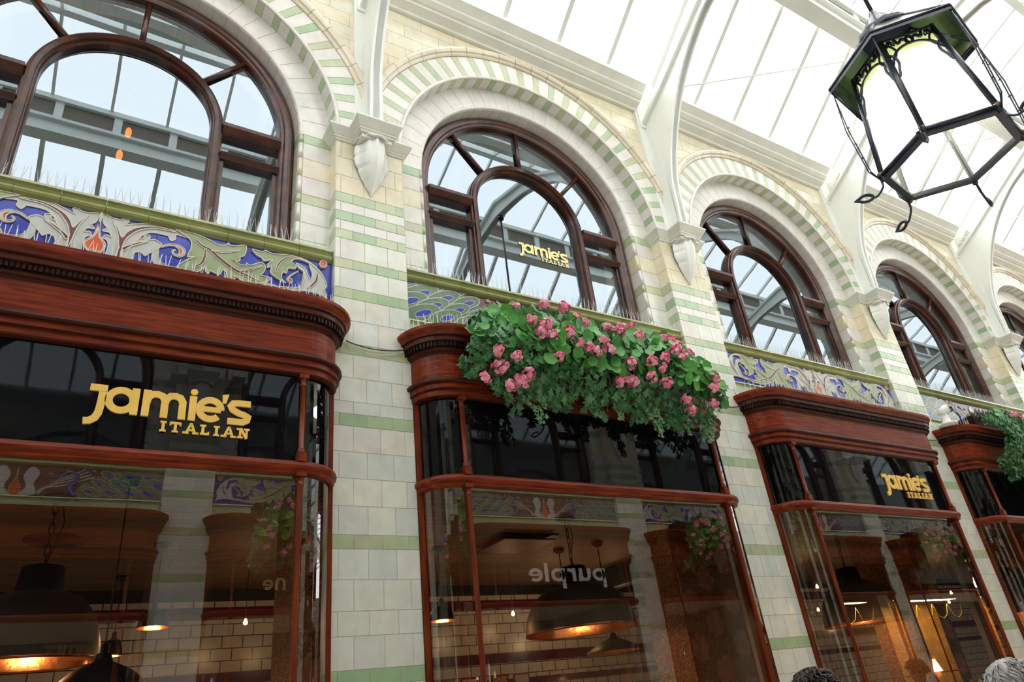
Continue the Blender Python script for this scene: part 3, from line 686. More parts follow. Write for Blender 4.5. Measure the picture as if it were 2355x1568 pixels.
for i in (0, 2):
    b = MB(); name_letters(b, 0, -.012, 'gold'); o = b.build('name_lettering', fronts[i]); o.location = (.101, -DF - .002, 3.173)
    if i: o.location = (.10, -DF - .002, 3.173)
    b = MB(); serif_letters(b, 0, 0, -.012, 'gold'); o = b.build('second_line_lettering', fronts[i]); o.location = (.440, -DF - .002, 3.097)
b = MB(); name_letters(b, 0, -.002, 'palegold'); o = b.build('name_lettering', wins[1]); o.location = (-.125, .314, 5.385); o.scale = (.71, 1, .72)
b = MB(); serif_letters(b, 0, 0, -.002, 'palegold'); o = b.build('second_line_lettering', wins[1]); o.location = (.115, .314, 5.335); o.scale = (.71, 1, .72)
b = MB(); purple_letters(b, 0, -.01, 'cctv'); o = b.build('shop_name_lettering', ofr[3]); o.location = (-.76, -DF - .002, 3.25); o.scale = (1.38, 1, 1.08); ofr[3]['label'] = 'shopfront across the arcade with white lower case lettering'
b = MB(); ne_letters(b, 0, -.01, 'palegold'); o = b.build('shop_name_lettering', ofr[2]); o.location = (.60, -DF - .002, 3.19); ofr[2]['label'] = 'shopfront across the arcade with pale gold lettering'
for q in (2, 3): del ofr[q]['group']

# ================================================================== tile friezes with relief scrolls, and the green sills
KEY = {'w': 'fw', 'g': 'fg', 'b': 'blue', 'm': 'fm', 'o': 'fo'}
PNAME = {'w': 'white_foliage', 'g': 'green_foliage', 'b': 'blue_inset', 'm': 'maroon_stem', 'o': 'orange_flower'}
def make_scroll_frieze():
    root = empty('tile_frieze')
    b = MB()
    for x0, x1 in ((-1.42, -.93), (-.93, -.265), (-.265, .30), (.30, .965), (.965, 1.42)):
        b.box(x0 + .0015, x1 - .0015, .06, .10, 4.24, 4.59, 'blue')
    b.build('blue_ground', root)
    groups = {}
    out = MB(); lvl = 0
    def put(e, mir, lv):
        kind, c = e[0], e[1]; pts = e[-1]
        pts = [(-(q[0]) - .030 if mir else q[0], 4.24 + max(.004, q[1])) for q in pts]
        g = groups.setdefault(c, MB())
        y = .058 - lv * .0018
        if kind == 'P':
            cp = catmull(pts, 3)
            g.poly(cp, .06, y, KEY[c]); out.ribbon(cp, .0065, .06, y - .004, 'fc', closed=True)
        else:
            cp = catmull(pts, 4, False); n = len(cp); wd = [e[2] * (.25 + 1.0 * math.sin(PI * min(1, .12 + .88 * i / n))) for i in range(n)]
            g.ribbon(cp, wd, .06, y, KEY[c])
            if c == 'm' or e[2] > .013:
                for sg in (-1, 1):
                    side = []
                    for i in range(n):
                        a = Vector(cp[max(0, i - 1)]); q = Vector(cp[min(n - 1, i + 1)]); t = (q - a).normalized(); side.append(tuple(Vector(cp[i]) + Vector((-t.y, t.x)) * sg * wd[i] / 2))
                    out.ribbon(side, .0045, .06, y - .003, 'fc')
    for mir in (False, True):
        for j, e in enumerate(SCROLL): put(e, mir, 1 + j * .35 + (.15 if mir else 0))
    for j, e in enumerate(FLAME):
        pts = [(q[0], 4.24 + q[1]) for q in e[-1]]; cp = catmull(pts, 3); groups.setdefault(e[1], MB()).poly(cp, .06, .048 - j * .002, KEY[e[1]]); out.ribbon(cp, .006, .06, .044, 'fc', closed=True)
    for c, g in groups.items(): g.build(PNAME[c], root)
    out.build('cream_outline', root)
    return root
def make_peacock_frieze():
    root = empty('tile_frieze')
    b = MB(); b.box(-1.42, 1.42, .06, .10, 4.24, 4.59, 'fp'); b.build('plum_ground', root)
    g = MB(); bl = MB(); ou = MB(); wh = MB(); og = MB()
    for s in (-1, 1):
        g = MB(); bl = MB()
        g.poly([(s * 1.42, 4.24), (s * 1.42, 4.585), (s * .98, 4.585), (s * .62, 4.42), (s * .55, 4.30), (s * .60, 4.24)], .06, .057, 'fg2')
        lv = 0
        for row in range(5):
            for k in range(5):
                cx = 1.40 - k * .20 - (row % 2) * .10; cz = 4.60 - row * .088 - .02
                sc = 1.75 - k * .20
                if cx < .66 + max(0, (cz - 4.40)) * 1.6 or cz < 4.262: continue
                a = math.radians(-24)
                def el(rx, rz, ox=0): return [(min(1.418, cx + ox + rx * sc * math.cos(t) * math.cos(a) - rz * sc * math.sin(t) * math.sin(a)) * s, max(4.243, min(4.583, cz + rx * sc * math.cos(t) * math.sin(-a) * -1 + rz * sc * math.sin(t) * math.cos(a)))) for t in [2 * PI * i / 22 for i in range(22)]]
                lv += .0005
                g.poly(el(.098, .038), .06, .055 - lv, 'fg2'); ou.ribbon(el(.100, .039), .006, .06, .0546 - lv, 'fc', closed=True)
                bl.poly(el(.042, .014, -.02), .06, .0548 - lv, 'blue'); ou.ribbon(el(.044, .015, -.02), .004, .06, .0546 - lv, 'fc', closed=True)
        neck = catmull([(s * .55, 4.27), (s * .50, 4.36), (s * .56, 4.45), (s * .50, 4.53), (s * .42, 4.50), (s * .38, 4.42)], 5, False)
        bl.ribbon(neck, [.05 * (1 - .6 * i / len(neck)) for i in range(len(neck))], .06, .050, 'blue'); ou.ribbon(neck, .006, .06, .047, 'fc')
        g.build('green_feather', root); bl.build('blue_eye', root)
        for k in range(4):
            c = catmull([(s * (.62 + .03 * k), 4.57 - .03 * k), (s * (.52 - .02 * k), 4.50 - .04 * k), (s * (.40 - .03 * k), 4.44 - .03 * k), (s * (.28 - .02 * k), 4.34 - .01 * k), (s * .22, 4.26)], 4, False)
            wh.ribbon(c, .014, .06, .052, 'fw'); ou.ribbon([(x, z + .008) for x, z in c], .004, .06, .05, 'fc')
        for px, pz in ((.70, 4.555), (.46, 4.54), (.34, 4.40), (.30, 4.50)):
            q = [(s * px + .018 * math.cos(t), pz + .012 * math.sin(t)) for t in [2 * PI * i / 12 for i in range(12)]]
            og.poly(q, .06, .05, 'fo'); ou.ribbon(q, .004, .06, .048, 'fc', closed=True)
        l = catmull([(s * .03, 4.25), (s * .10, 4.34), (s * .06, 4.46), (s * .12, 4.56), (s * .20, 4.50), (s * .16, 4.38), (s * .20, 4.28), (s * .12, 4.25)], 4)
        wh.poly(l, .06, .053, 'fw'); ou.ribbon(l, .006, .06, .05, 'fc', closed=True)
    f = catmull([(-.03, 4.25), (-.05, 4.32), (-.01, 4.42), (0, 4.54), (.01, 4.42), (.05, 4.32), (.03, 4.25)], 4); og.poly(f, .06, .049, 'fo'); ou.ribbon(f, .005, .06, .047, 'fc', closed=True)
    wh.build('cream_scroll', root); og.build('orange_flower', root); ou.build('cream_outline', root)
    return root
def make_sill(ext=1.418):
    root = empty('glazed_sill')
    b = MB(); x = -ext; L = .243; n = int(round(2 * ext / L)); L = 2 * ext / n
    pf = [(.29, 4.675), (.30, 4.67), (.05, 4.684), (.028, 4.684), (.018, 4.676), (.018, 4.660), (.032, 4.650), (.040, 4.634), (.030, 4.620), (.022, 4.606), (.030, 4.592), (.052, 4.580), (.075, 4.576), (.29, 4.576)]
    for i in range(n): b.extrude_x(pf, x + i * L + .0012, x + (i + 1) * L - .0012, 'sill')
    b.box(-ext, ext, .08, .28, 4.58, 4.67, 'grout'); b.build('moulded_sill_tile', root)
    b = MB(); pf = [(.10, 4.24), (.04, 4.24), (.034, 4.228), (.044, 4.216), (.05, 4.20), (.05, 3.9), (.10, 3.9)]
    for i in range(n): b.extrude_x(pf, x + i * L + .001, x + (i + 1) * L - .001, 'paleg')
    b.box(-ext, ext, .10, .5, 3.86, 4.6, 'grout'); b.build('pale_green_course', root)
    return root
_f1 = make_scroll_frieze(); _f2 = make_peacock_frieze(); _sl = make_sill()
WH = ['left shopfront with large gold lettering', 'shopfront with the geranium planter', 'shopfront with small gold lettering', 'far shopfront with the white camera', 'farthest shopfront', 'hidden shopfront']
u1 = u2 = True
for i, x in enumerate(BAYS):
    src = _f1 if i % 2 == 0 else _f2; first = i < 2
    o = src if first else copy_tree(src)
    o.location = (x, 0, 0)
    tag(o, (('blue tile frieze with scrolling leaves above the ' if i % 2 == 0 else 'plum and green feather frieze above the ') + WH[i]), 'tile panel')
    o = _sl if i == 0 else copy_tree(_sl); o.location = (x, 0, 0); tag(o, 'green moulded tile sill above the ' + WH[i], 'sill')
for i, x in enumerate(OB):
    tag(copy_tree(_f1 if i % 2 == 0 else _f2, (x, YO, 0), PI), ('blue scroll' if i % 2 == 0 else 'plum feather') + ' tile frieze of the facade across the arcade', 'tile panel', ('scroll' if i % 2 == 0 else 'feather') + ' friezes across the arcade')
    tag(copy_tree(_sl, (x, YO, 0), PI), 'green tile sill of the facade across the arcade', 'sill', 'sills across the arcade')

# ================================================================== console brackets on the piers
def make_console():
    root = empty('console_bracket')
    b = MB()
    lv = [(5.85, 0, 0), (5.836, 0, 0), (5.772, .044, .046), (5.770, .048, .051), (5.756, .050, .054), (5.753, .059, .061), (5.742, .060, .064), (5.734, .068, .068)]
    rings = []
    for z, d, e in lv:
        a, yb, c, yd = .347 - d, -.073 + e * .9, .190 - d * .8, -.243 + e
        rings.append([(-a, .13, z), (-a, yb, z), (-c, yb, z), (-c, yd, z), (c, yd, z), (c, yb, z), (a, yb, z), (a, .13, z)])
    vs = [q for r in rings for q in r]; fs = []
    for i in range(len(rings) - 1):
        for k in range(8): k2 = (k + 1) % 8; fs.append((i * 8 + k, i * 8 + k2, i * 8 + 8 + k2, i * 8 + 8 + k))
    fs += [tuple(range(8)), tuple((len(rings) - 1) * 8 + k for k in range(8))[::-1]]
    b.add(vs, fs, 'stone'); b.box(-.125, .125, -.16, 0, 5.70, 5.745, 'stone'); b.build('moulded_cap', root)
    b = MB(); NT, NS = 34, 24; vs = []
    for i in range(NT + 1):
        t = i / NT
        hw = .128 * (1 + .12 * math.sin(PI * min(1, t * 1.6)))
        if t > .25: hw *= max(0.0, 1 - ((t - .25) / .75) ** 2.1)
        hw = max(hw, .004) * (1 - .10 * max(0, math.sin(t * 26)) ** 6)
        pr_ = .165 * (1 - t) ** .8 + .035 * math.sin(PI * t) + .02 * max(0, (t - .88) / .12)
        for j in range(NS + 1):
            s_ = -1 + 2 * j / NS
            prof = (1 - abs(s_) ** 2.6) * .75 + .25 * (1 - s_ * s_)
            rid = .010 * math.cos(s_ * PI * 4) * (1 - t) + .012 * (abs(s_) > .9) * (1 - t)
            cur = .012 * math.sin(j * 1.9) * (1 - min(1, t * 9))
            vs.append((hw * s_, -pr_ * max(.06, prof) - rid - .004, 5.742 - .507 * t + cur + .02 * s_ * s_ * t))
    fs = [(i * (NS + 1) + j, i * (NS + 1) + j + 1, (i + 1) * (NS + 1) + j + 1, (i + 1) * (NS + 1) + j) for i in range(NT) for j in range(NS)]
    b.add(vs, fs, 'white', smooth=True)
    top = [(.135 * math.cos(PI * k / 12) * -1, -.02 - .165 * math.sin(PI * k / 12) ** .7, 5.725 + .008 * math.sin(k * 2.2)) for k in range(13)]
    b.tube(top, .012, 'white', 6); b.build('acanthus_leaf', root)
    return root
_cb = make_console()
for i, x in enumerate(PIERS[:6]):
    o = _cb if i == 0 else copy_tree(_cb); o.location = (x, 0, 0)
    tag(o, 'cream leaf console bracket on the %s' % ['pier left of the frame', 'pier right of the large gold lettering', 'pier right of the geranium planter', 'pier right of the far small lettering', 'far pier at the right edge', 'last far pier'][i], 'bracket')
for x in OP: tag(copy_tree(_cb, (x, YO, 0), PI), 'cream leaf console bracket across the arcade', 'bracket', 'brackets across the arcade')

# ================================================================== roof: ribs, cornice beams, glazing
YM = YO / 2
def zroof(y):
    d = -y if y > YM else (y - YO)
    return 7.95 + .80 * (d - .25) if d < 1.5 else 8.95 + .42 + .42 * (d - 1.5)
half = [(-.150, 5.85), (-.165, 6.1), (-.20, 6.55), (-.37, 7.06), (-.64, 7.55), (-.98, 7.93), (-1.32, 8.17), (-1.9, 8.42), (-2.59, 8.52)]
def make_rib():
    root = empty('roof_rib')
    c1 = catmull(half, 5, False); inner = c1 + [(YO - y, z) for y, z in c1[::-1][1:]]
    chord = lambda y: 7.43 + .69 * (-y) if y > -1.6 else 8.53 + (-y - 1.6) * .25
    outer = [(.03, 5.85), (.03, 7.43)] + [(y, chord(y)) for y in (-.3, -.6, -.9, -1.2, -1.6, -2.1, -2.59)]
    outer += [(YO - y, z) for y, z in outer[::-1][1:]]
    b = MB(); b.extrude_x(inner + outer[::-1], -.028, .028, 'white'); b.build('web_plate', root)
    b = MB()
    for i in range(len(inner) - 1):
        a, c = Vector(inner[i]), Vector(inner[i + 1]); t = (c - a).normalized(); n_ = Vector((-t.y, t.x)) 
        if n_.y > 0 and False: n_ = -n_
        w = .052; th = .03
        q = [(-w, *a), (w, *a), (w, *c), (-w, *c), (-w, *(a + n_ * -th)), (w, *(a + n_ * -th)), (w, *(c + n_ * -th)), (-w, *(c + n_ * -th))]
        b.add(q, [(0, 1, 2, 3), (4, 5, 6, 7), (0, 4, 7, 3), (1, 5, 6, 2), (0, 1, 5, 4), (3, 2, 6, 7)], 'white')
    b.build('curved_flange', root)
    b = MB(); ch = outer[1:]
    for i in range(len(ch) - 1):
        a, c = Vector(ch[i]), Vector(ch[i + 1])
        if (c - a).length < .01 or abs(a.x - c.x) < .01: continue
        q = [(s * .075, p.x, p.y + d) for p in (a, c) for s in (-1, 1) for d in (-.02, .03)]
        b.add(q, [(0, 1, 3, 2), (4, 6, 7, 5), (0, 4, 5, 1), (2, 3, 7, 6), (0, 2, 6, 4), (1, 5, 7, 3)], 'white')
    b.build('top_chord', root)
    for s in (0, 1):
        b = MB(); f = (lambda y: y) if s == 0 else (lambda y: YO - y)
        for (x0, x1, ya, yb, z0, z1) in ((-.125, .125, .03, -.006, 5.85, 7.66), (-.062, .062, -.006, -.12, 5.85, 6.9), (-.085, .085, -.006, -.165, 5.85, 5.93), (-.1, .1, .03, -.02, 7.4, 7.98)):
            b.box(x0, x1, *sorted((f(ya), f(yb))), z0, z1, 'white')
        for k in range(8): b.box(-.03, .03, *sorted((f(-.12), f(-.128))), 6.0 + k * .2, 6.015 + k * .2, 'white')
        b.build('wall_post', root)
    return root
_rb = make_rib()
for i, x in enumerate(PIERS):
    o = _rb if i == 0 else copy_tree(_rb); o.location = (x, 0, 0)
    tag(o, 'white curved iron roof rib rising from the %s' % ['pier left of the frame', 'pier right of the large gold lettering', 'pier right of the geranium planter', 'third pier in view', 'fourth pier in view', 'fifth far pier', 'last far pier'][i], 'roof rib')
cp_ = [(.20, 7.66), (-.01, 7.66), (-.018, 7.682), (-.095, 7.715), (-.102, 7.735), (-.125, 7.742), (-.165, 7.772), (-.172, 7.79), (-.238, 7.842), (-.25, 7.85), (-.25, 7.90), (-.20, 7.96), (.20, 8.04)]
for i in range(6):
    b = MB(); b.extrude_x(cp_, -1.60, 1.60, 'stone'); o = b.build('trim_%d' % (3 + i)); o.location = (BAYS[i], 0, 0); tag(o, kind='structure')
    o2 = o.copy(); COL.objects.link(o2); o2.name = 'trim_%d' % (10 + i); o2.location = (BAYS[i], YO, 0); o2.rotation_euler = (0, 0, PI)
roof = empty('ceiling', (0, 0, 0), kind='structure')
def bar_yz(b, x, p, q, w, h, mk='white'):
    b.add([(x + s * w, r[0], r[1] + d) for r in (p, q) for s in (-1, 1) for d in (-h, h)], [(0, 1, 3, 2), (4, 6, 7, 5), (0, 4, 5, 1), (2, 3, 7, 6), (0, 2, 6, 4), (1, 5, 7, 3)], mk)
b = MB()
for f in (lambda y: y, lambda y: YO - y):
    for y0, z0, y1, z1 in ((-.20, 7.95, -1.50, 8.97), (-1.50, 9.37, YM, 9.83)): b.quad((XA, f(y0), z0 + .03), (XB, f(y0), z0 + .03), (XB, f(y1), z1 + .03), (XA, f(y1), z1 + .03), 'roofglass')
b.build('roof_glazing', roof)
b = MB()
for f in (lambda y: y, lambda y: YO - y):
    b.box(XA, XB, *sorted((f(-1.40), f(-1.54))), 8.80, 9.06, 'white'); b.box(XA, XB, *sorted((f(-1.37), f(-1.57))), 8.76, 8.81, 'white'); b.box(XA, XB, *sorted((f(-1.45), f(-1.50))), 9.06, 9.34, 'white'); b.box(XA, XB, *sorted((f(-1.50), f(-1.508))), 9.08, 9.32, 'tan')
    b.box(XA, XB, *sorted((f(-1.40), f(-1.56))), 9.32, 9.40, 'white')
    [b.box(XA + .6 + .68 * k, XA + .70 + .68 * k, *sorted((f(-1.50), f(-1.53))), 9.06, 9.34, 'white') for k in range(40)]; b.box(XA, XB, *sorted((f(-1.54), f(-1.60))), 8.96, 9.0, 'white'); b.box(XA, XB, *sorted((f(-1.36), f(-1.42))), 8.96, 9.0, 'white')
b.box(XA, XB, YM - .05, YM + .05, 9.78, 9.9, 'white'); b.build('ring_beam', roof)
k = -10; n = 0
xs = []
x = PIERS[1] + .05 - .68 * 10
while x < XB - 1:
    if x > XA: xs.append(x)
    x += .68
for side, f in enumerate((lambda y: y, lambda y: YO - y)):
    bm_ = None
    for x in xs:
        b = MB(); bar_yz(b, x, (f(-.20), 7.96), (f(-1.50), 8.98), .027, .035); bar_yz(b, x, (f(-1.50), 9.38), (f(YM), 9.84), .018, .03); b.build('glazing_bar', roof)
# slim tie rods across the roof
for i in (2, 3, 4):
    b = MB(); b.tube([(PIERS[i], -.3, 7.75), (PIERS[i] + 3.4, -1.5, 8.85)], .008, 'white', 6); b.build('tie_rod', roof)

# ================================================================== hexagonal lantern
def make_lantern():
    cx, cy = 4.98, -2.545; zb, zt = 4.765, 5.76; rb, rt = .462, .345
    root = empty('hexagonal_lantern', (cx, cy, zb), label='large black hexagonal hanging lantern with white glass and pierced ironwork', cat='lantern')
    A0 = math.radians(8.5); H = zt - zb
    def v(r, k, z): a = A0 + k * PI / 3; return Vector((r * math.cos(a), r * math.sin(a), z))
    def lerp(a, c, t): return a + (c - a) * t
    for k in range(6):
        b = MB(); p = [v(rb - .02, k, .01), v(rb - .02, k + 1, .01), v(rt - .012, k + 1, H), v(rt - .012, k, H)]; b.quad(*p, 'opal'); q_ = [lerp(p[3], p[0], .15), lerp(p[2], p[1], .15), p[2], p[3]]; q_ = [x + (x * Vector((1, 1, 0))).normalized() * .004 for x in q_]; b.quad(*q_, 'canopy_tint'); b.build('glass_pane', root)
        b = MB(); a, c = v(rb, k, 0), v(rb, k + 1, 0); n_ = ((a + c) / 2); n_.z = 0; n_.normalize()
        q = [a, c, v(rb - .05, k + 1, 0), v(rb - .05, k, 0)]; q2 = [x + Vector((0, 0, .035)) for x in q]
        b.add(q + q2, [(0, 1, 2, 3), (4, 5, 6, 7), (0, 1, 5, 4), (2, 3, 7, 6)], 'iron'); b.tube([a + Vector((0, 0, .035)), c + Vector((0, 0, .035))], .017, 'iron', 8); b.build('bottom_rail', root)
        b = MB(); b.tube([v(rb, k, -.01), v(rt + .005, k, H)], [.020, .020], 'iron', 8); b.tube([v(rb, k, .03), v(rb, k, .06)], .024, 'collar', 8); b.build('corner_bar', root)
        # ornament band under the canopy, on the face k
        b = MB()
        def fp(u, t): # u across -1..1, t down 0..1
            lo = lerp(v(rt + .012, k, H), v(rb + .008, k, 0), t); hi = lerp(v(rt + .012, k + 1, H), v(rb + .008, k + 1, 0), t); return lerp(lo, hi, .5 + u * .5)
        r_ = .008
        b.tube([fp(u / 10, .015) for u in range(-10, 11)], .014, 'iron', 6)
        b.tube([fp(u / 12, .20 - .09 * math.cos(u / 12 * PI / 2) + .16 * abs(u / 12) ** 6) for u in range(-11, 12)], r_ * 1.3, 'iron', 6)
        for s in (-1, 1):
            cu = [(s * 1.0, .16), (s * .80, .20), (s * .72, .27), (s * .80, .34), (s * .86, .40), (s * .98, .44)]; b.tube([fp(u, t) for u, t in catmull(cu, 4, False)], r_ * 1.2, 'iron', 6)
            cu = [(s * .95, .04), (s * .70, .10), (s * .62, .16), (s * .75, .22)]; b.tube([fp(u, t) for u, t in catmull(cu, 4, False)], r_, 'iron', 6)
            for d in (-.14, 0, .14):
                cc = [(s * .72, .02), (s * .72 + d * .6 - .05, .06), (s * .72 + d, .09), (s * .72 + d * .6 + .05, .06)]; b.tube([fp(u, t) for u, t in catmull(cc, 4)], r_ * .7, 'iron', 5, closed=True)
            cu = [(s * .10, .065), (s * .28, .05), (s * .42, .08), (s * .52, .03)]; b.tube([fp(u, t) for u, t in catmull(cu, 4, False)], r_ * 1.6, 'iron', 6)
        b.tube([fp(.12 * math.cos(2 * PI * i / 14), .075 + .035 * math.sin(2 * PI * i / 14)) for i in range(14)], r_ * 1.5, 'iron', 6, closed=True)
        b.build('pierced_ornament', root)
        # canopy
        b = MB(); R0 = .535; zc = H - .02
        q = [v(R0, k, zc), v(R0, k + 1, zc), v(.20, k + 1, zc + .34), v(.20, k, zc + .34)]; b.quad(*q, 'canopy')
        b.build('canopy_glass', root)
        b = MB(); b.tube([v(R0, k, zc), v(R0, k + 1, zc)], .012, 'iron', 6)
        q = [v(R0, k, zc), v(R0, k + 1, zc), v(R0 + .004, k + 1, zc - .045), v(R0 + .004, k, zc - .045)]; b.add(q, [(0, 1, 2, 3)], 'iron')
        b.tube([v(R0, k, zc), v(.20, k, zc + .34)], .013, 'iron', 6)
        if k in (0, 3, 4, 5, 1, 2):
            q = [v(R0, k, zc + .002), v(R0, k + 1, zc + .002), lerp(v(R0, k + 1, zc), v(.2, k + 1, zc + .34), .22), lerp(v(R0, k, zc), v(.2, k, zc + .34), .22)]
            b.add(q, [(0, 1, 2, 3)], 'iron')
        b.build('canopy_rim', root)
        # side stay: twin rods from the canopy corner to the base, ending in a leaf hook
        b = MB(); o1, o2 = v(R0 - .01, k, zc - .02), v(rb + .05, k, .10)
        for off in (0, .045):
            b.tube([o1 + Vector((0, 0, -off)), lerp(o1, o2, .5) + v(.015 + off * .4, k, 0), o2 + v(off * .3, k, 0), v(rb + .012, k, .0)], .0055, 'iron', 6)
        for t in (.25, .45, .65, .82): b.tube([lerp(o1, o2, t) + v(.02, k, -.01), lerp(o1, o2, t) + v(-.0, k, -.02)], .006, 'iron', 6)
        b.build('side_stay', root)
        b = MB(); c = catmull([tuple(v(rb + .012, k, .0)), tuple(v(rb + .02, k, -.06)), tuple(v(rb + .075, k, -.12)), tuple(v(rb + .11, k, -.125))], 5, False); b.tube(c, .009, 'iron', 6)
        a = A0 + k * PI / 3; rd = Vector((math.cos(a), math.sin(a), 0)); ce = v(rb + .155, k, -.115)
        lf = [ce + rd * (.048 * math.cos(t) + (.025 if i == 0 else 0)) + Vector((0, 0, 1)) * .028 * math.sin(t) for i, t in enumerate([2 * PI * j / 14 for j in range(14)])]
        b.tube(lf, .012, 'iron', 6, closed=True); b.build('leaf_hook', root)
    b = MB(); vs = [v(rb - .045, k, .012) for k in range(6)]; b.add(vs, [tuple(range(6))], 'mesh'); b.build('wire_mesh_base', root)
    b = MB(); b.add([v(.345, k, H + .0) for k in range(6)] + [v(.325, k, H + .0) for k in range(6)], [(k, (k + 1) % 6, 6 + (k + 1) % 6, 6 + k) for k in range(6)], 'iron')
    b.lathe([(.21, H + .30), (.22, H + .34), (.15, H + .40), (.10, H + .50), (.05, H + .56), (.03, H + .62), (0, H + .64)], 0, 0, 'iron', 12)
    b.tube([(0, 0, H + .6), (0, 0, 8.47 - zb)], .016, 'iron', 8); b.lathe([(.0, 8.44 - zb), (.05, 8.44 - zb), (.05, 8.49 - zb), (0, 8.5 - zb)], 0, 0, 'iron', 12); b.build('finial_and_rod', root)
    b = MB()
    for k in (0, 2, 4): b.tube([v(.05, k, H - .1), v(.05, k, H - .3)], .02, 'opal', 8)
    b.build('lamp_holder', root)
    l = bpy.data.lights.new('lantern_light', 'POINT'); l.energy = 30; l.color = (1, .96, .78); l.shadow_soft_size = .08
    o = bpy.data.objects.new('lantern_light', l); COL.objects.link(o); o.parent = root; o.location = (0, 0, H * .5)
make_lantern()
for xx in (PIERS[1] - P * 1.0, PIERS[1] + P * 3): pass

# ================================================================== bird spikes
def spikes(name, pts, h, label, n_=3, lean=.012, r=.0016, spread=.02, out=(0, -1, 0)):
    root = empty(name, pts[0], label=label, cat='bird spikes'); b = MB(); o = Vector(pts[0])
    for p, t in pts_dense(pts, .045):
        q = p - o; nn = Vector((t.y, -t.x, 0))
        for k in range(n_):
            d = (k - (n_ - 1) / 2); hh = h * random.uniform(.85, 1.05)
            e = q + nn * spread * d + t * random.uniform(-lean, lean) * 2 + Vector((0, 0, hh))
            b.tube([q, e], [r * 1.3, r * .6], 'spike', 4, cap=False, smooth=False)
    b.build('spike_row', root)['kind'] = 'stuff'
    b = MB()
    for a, c in zip(pts[:-1], pts[1:]):
        a, c = Vector(a) - o, Vector(c) - o; b.tube([a, c], .004, 'spike', 4)
    b.build('base_strip', root); return root
def pts_dense(pts, st):
    out = []; carry = 0
    for a, c in zip(pts[:-1], pts[1:]):
        a, c = Vector(a), Vector(c); L = (c - a).length; t = (c - a) / L; d = carry
        while d < L: out.append((a + t * d, t)); d += st
        carry = d - L
    return out
for i in range(4):
    spikes('bird_spike_strip', [(BAYS[i] - 1.40, .06, 4.684), (BAYS[i] + 1.40, .06, 4.684)], .13, 'row of thin spikes on the green sill above the ' + WH[i], 3, r=.0016)
    pp = [(BAYS[i] + x, y + .03, 4.036) for x, y in fpath(8, .07)]
    spikes('bird_spike_strip', pp, .13, 'row of pale spikes on the cornice of the ' + WH[i], 2, r=.0026)
for i in range(1, 5):
    x = PIERS[i]
    spikes('bird_spike_strip', [(x - .33, -.03, 5.85), (x - .19, -.03, 5.85), (x - .18, -.21, 5.85), (x + .18, -.21, 5.85), (x + .19, -.03, 5.85), (x + .33, -.03, 5.85)], .09, 'bird spikes on the console cap of the %s pier in view' % ORD[i - 1], 2, r=.0018)

# ================================================================== planters
def leaf_disc(b, c, n, r, mk, lobes=7):
    n = Vector(n).normalized(); u = n.cross(Vector((0, 0, 1)));
    if u.length < .1: u = Vector((1, 0, 0))
    u.normalize(); v = n.cross(u); a0 = random.uniform(0, 6.28); N = lobes * 2; vs = [Vector(c) - n * r * .12]
    for i in range(N):
        a = a0 + 2 * PI * i / N; rr = r * (1.0 if i % 2 else .88)
        vs.append(Vector(c) + (u * math.cos(a) + v * math.sin(a)) * rr + n * r * (.08 if i % 2 else .0))
    b.add(vs, [(0, 1 + i, 1 + (i + 1) % N) for i in range(N)], mk, smooth=True)
def leaf_ivy(b, c, n, r, mk):
    n = Vector(n).normalized(); u = n.cross(Vector((random.uniform(-.4, .4), 0, 1)))
    if u.length < .1: u = Vector((1, 0, 0))
    u.normalize(); v = -n.cross(u) * (1 if n.cross(u).z > 0 else -1)
    sh = [(0, .45), (.30, .55), (.28, .15), (.85, .10), (.38, -.30), (.0, -1.05), (-.38, -.30), (-.85, .10), (-.28, .15), (-.30, .55)]
    vs = [Vector(c)] + [Vector(c) + (u * x + v * y) * r - n * r * .15 * abs(x) for x, y in sh]
    b.add(vs, [(0, 1 + i, 1 + (i + 1) % 10) for i in range(10)], mk)
def blossom(root, c, r):
    b = MB(); c = Vector(c)
    for k in range(26):
        d = Vector((random.gauss(0, 1), random.gauss(-.5, 1), random.gauss(.1, 1))).normalized(); p = c + d * r * random.uniform(.4, .85)
        for m_ in range(4):
            a = random.uniform(0, 6.28); n_ = (d + Vector((math.cos(a), 0, math.sin(a))) * .7).normalized(); leaf_disc(b, p + n_ * r * .16, n_, r * random.uniform(.26, .38), 'pink', 3)
    b.build('flower_head', root)
random.seed(21)
def region(x):
    # (zbottom, ztop) of the planting for a local x from -1.19 to 1.04
    T = [(-1.25, 3.84, 3.90), (-1.12, 3.66, 4.0), (-1.0, 3.56, 4.14), (-.84, 3.45, 4.24), (-.6, 3.5, 4.26), (-.37, 3.52, 4.26), (-.1, 3.50, 4.20), (.2, 3.50, 4.23), (.4, 3.50, 4.26), (.7, 3.48, 4.22), (.9, 3.46, 4.08), (1.05, 3.5, 3.8)]
    for (a, z0, z1), (c, y0, y1) in zip(T[:-1], T[1:]):
        if a <= x <= c: t = (x - a) / (c - a); return z0 + (y0 - z0) * t, z1 + (y1 - z1) * t
    return 3.6, 3.8
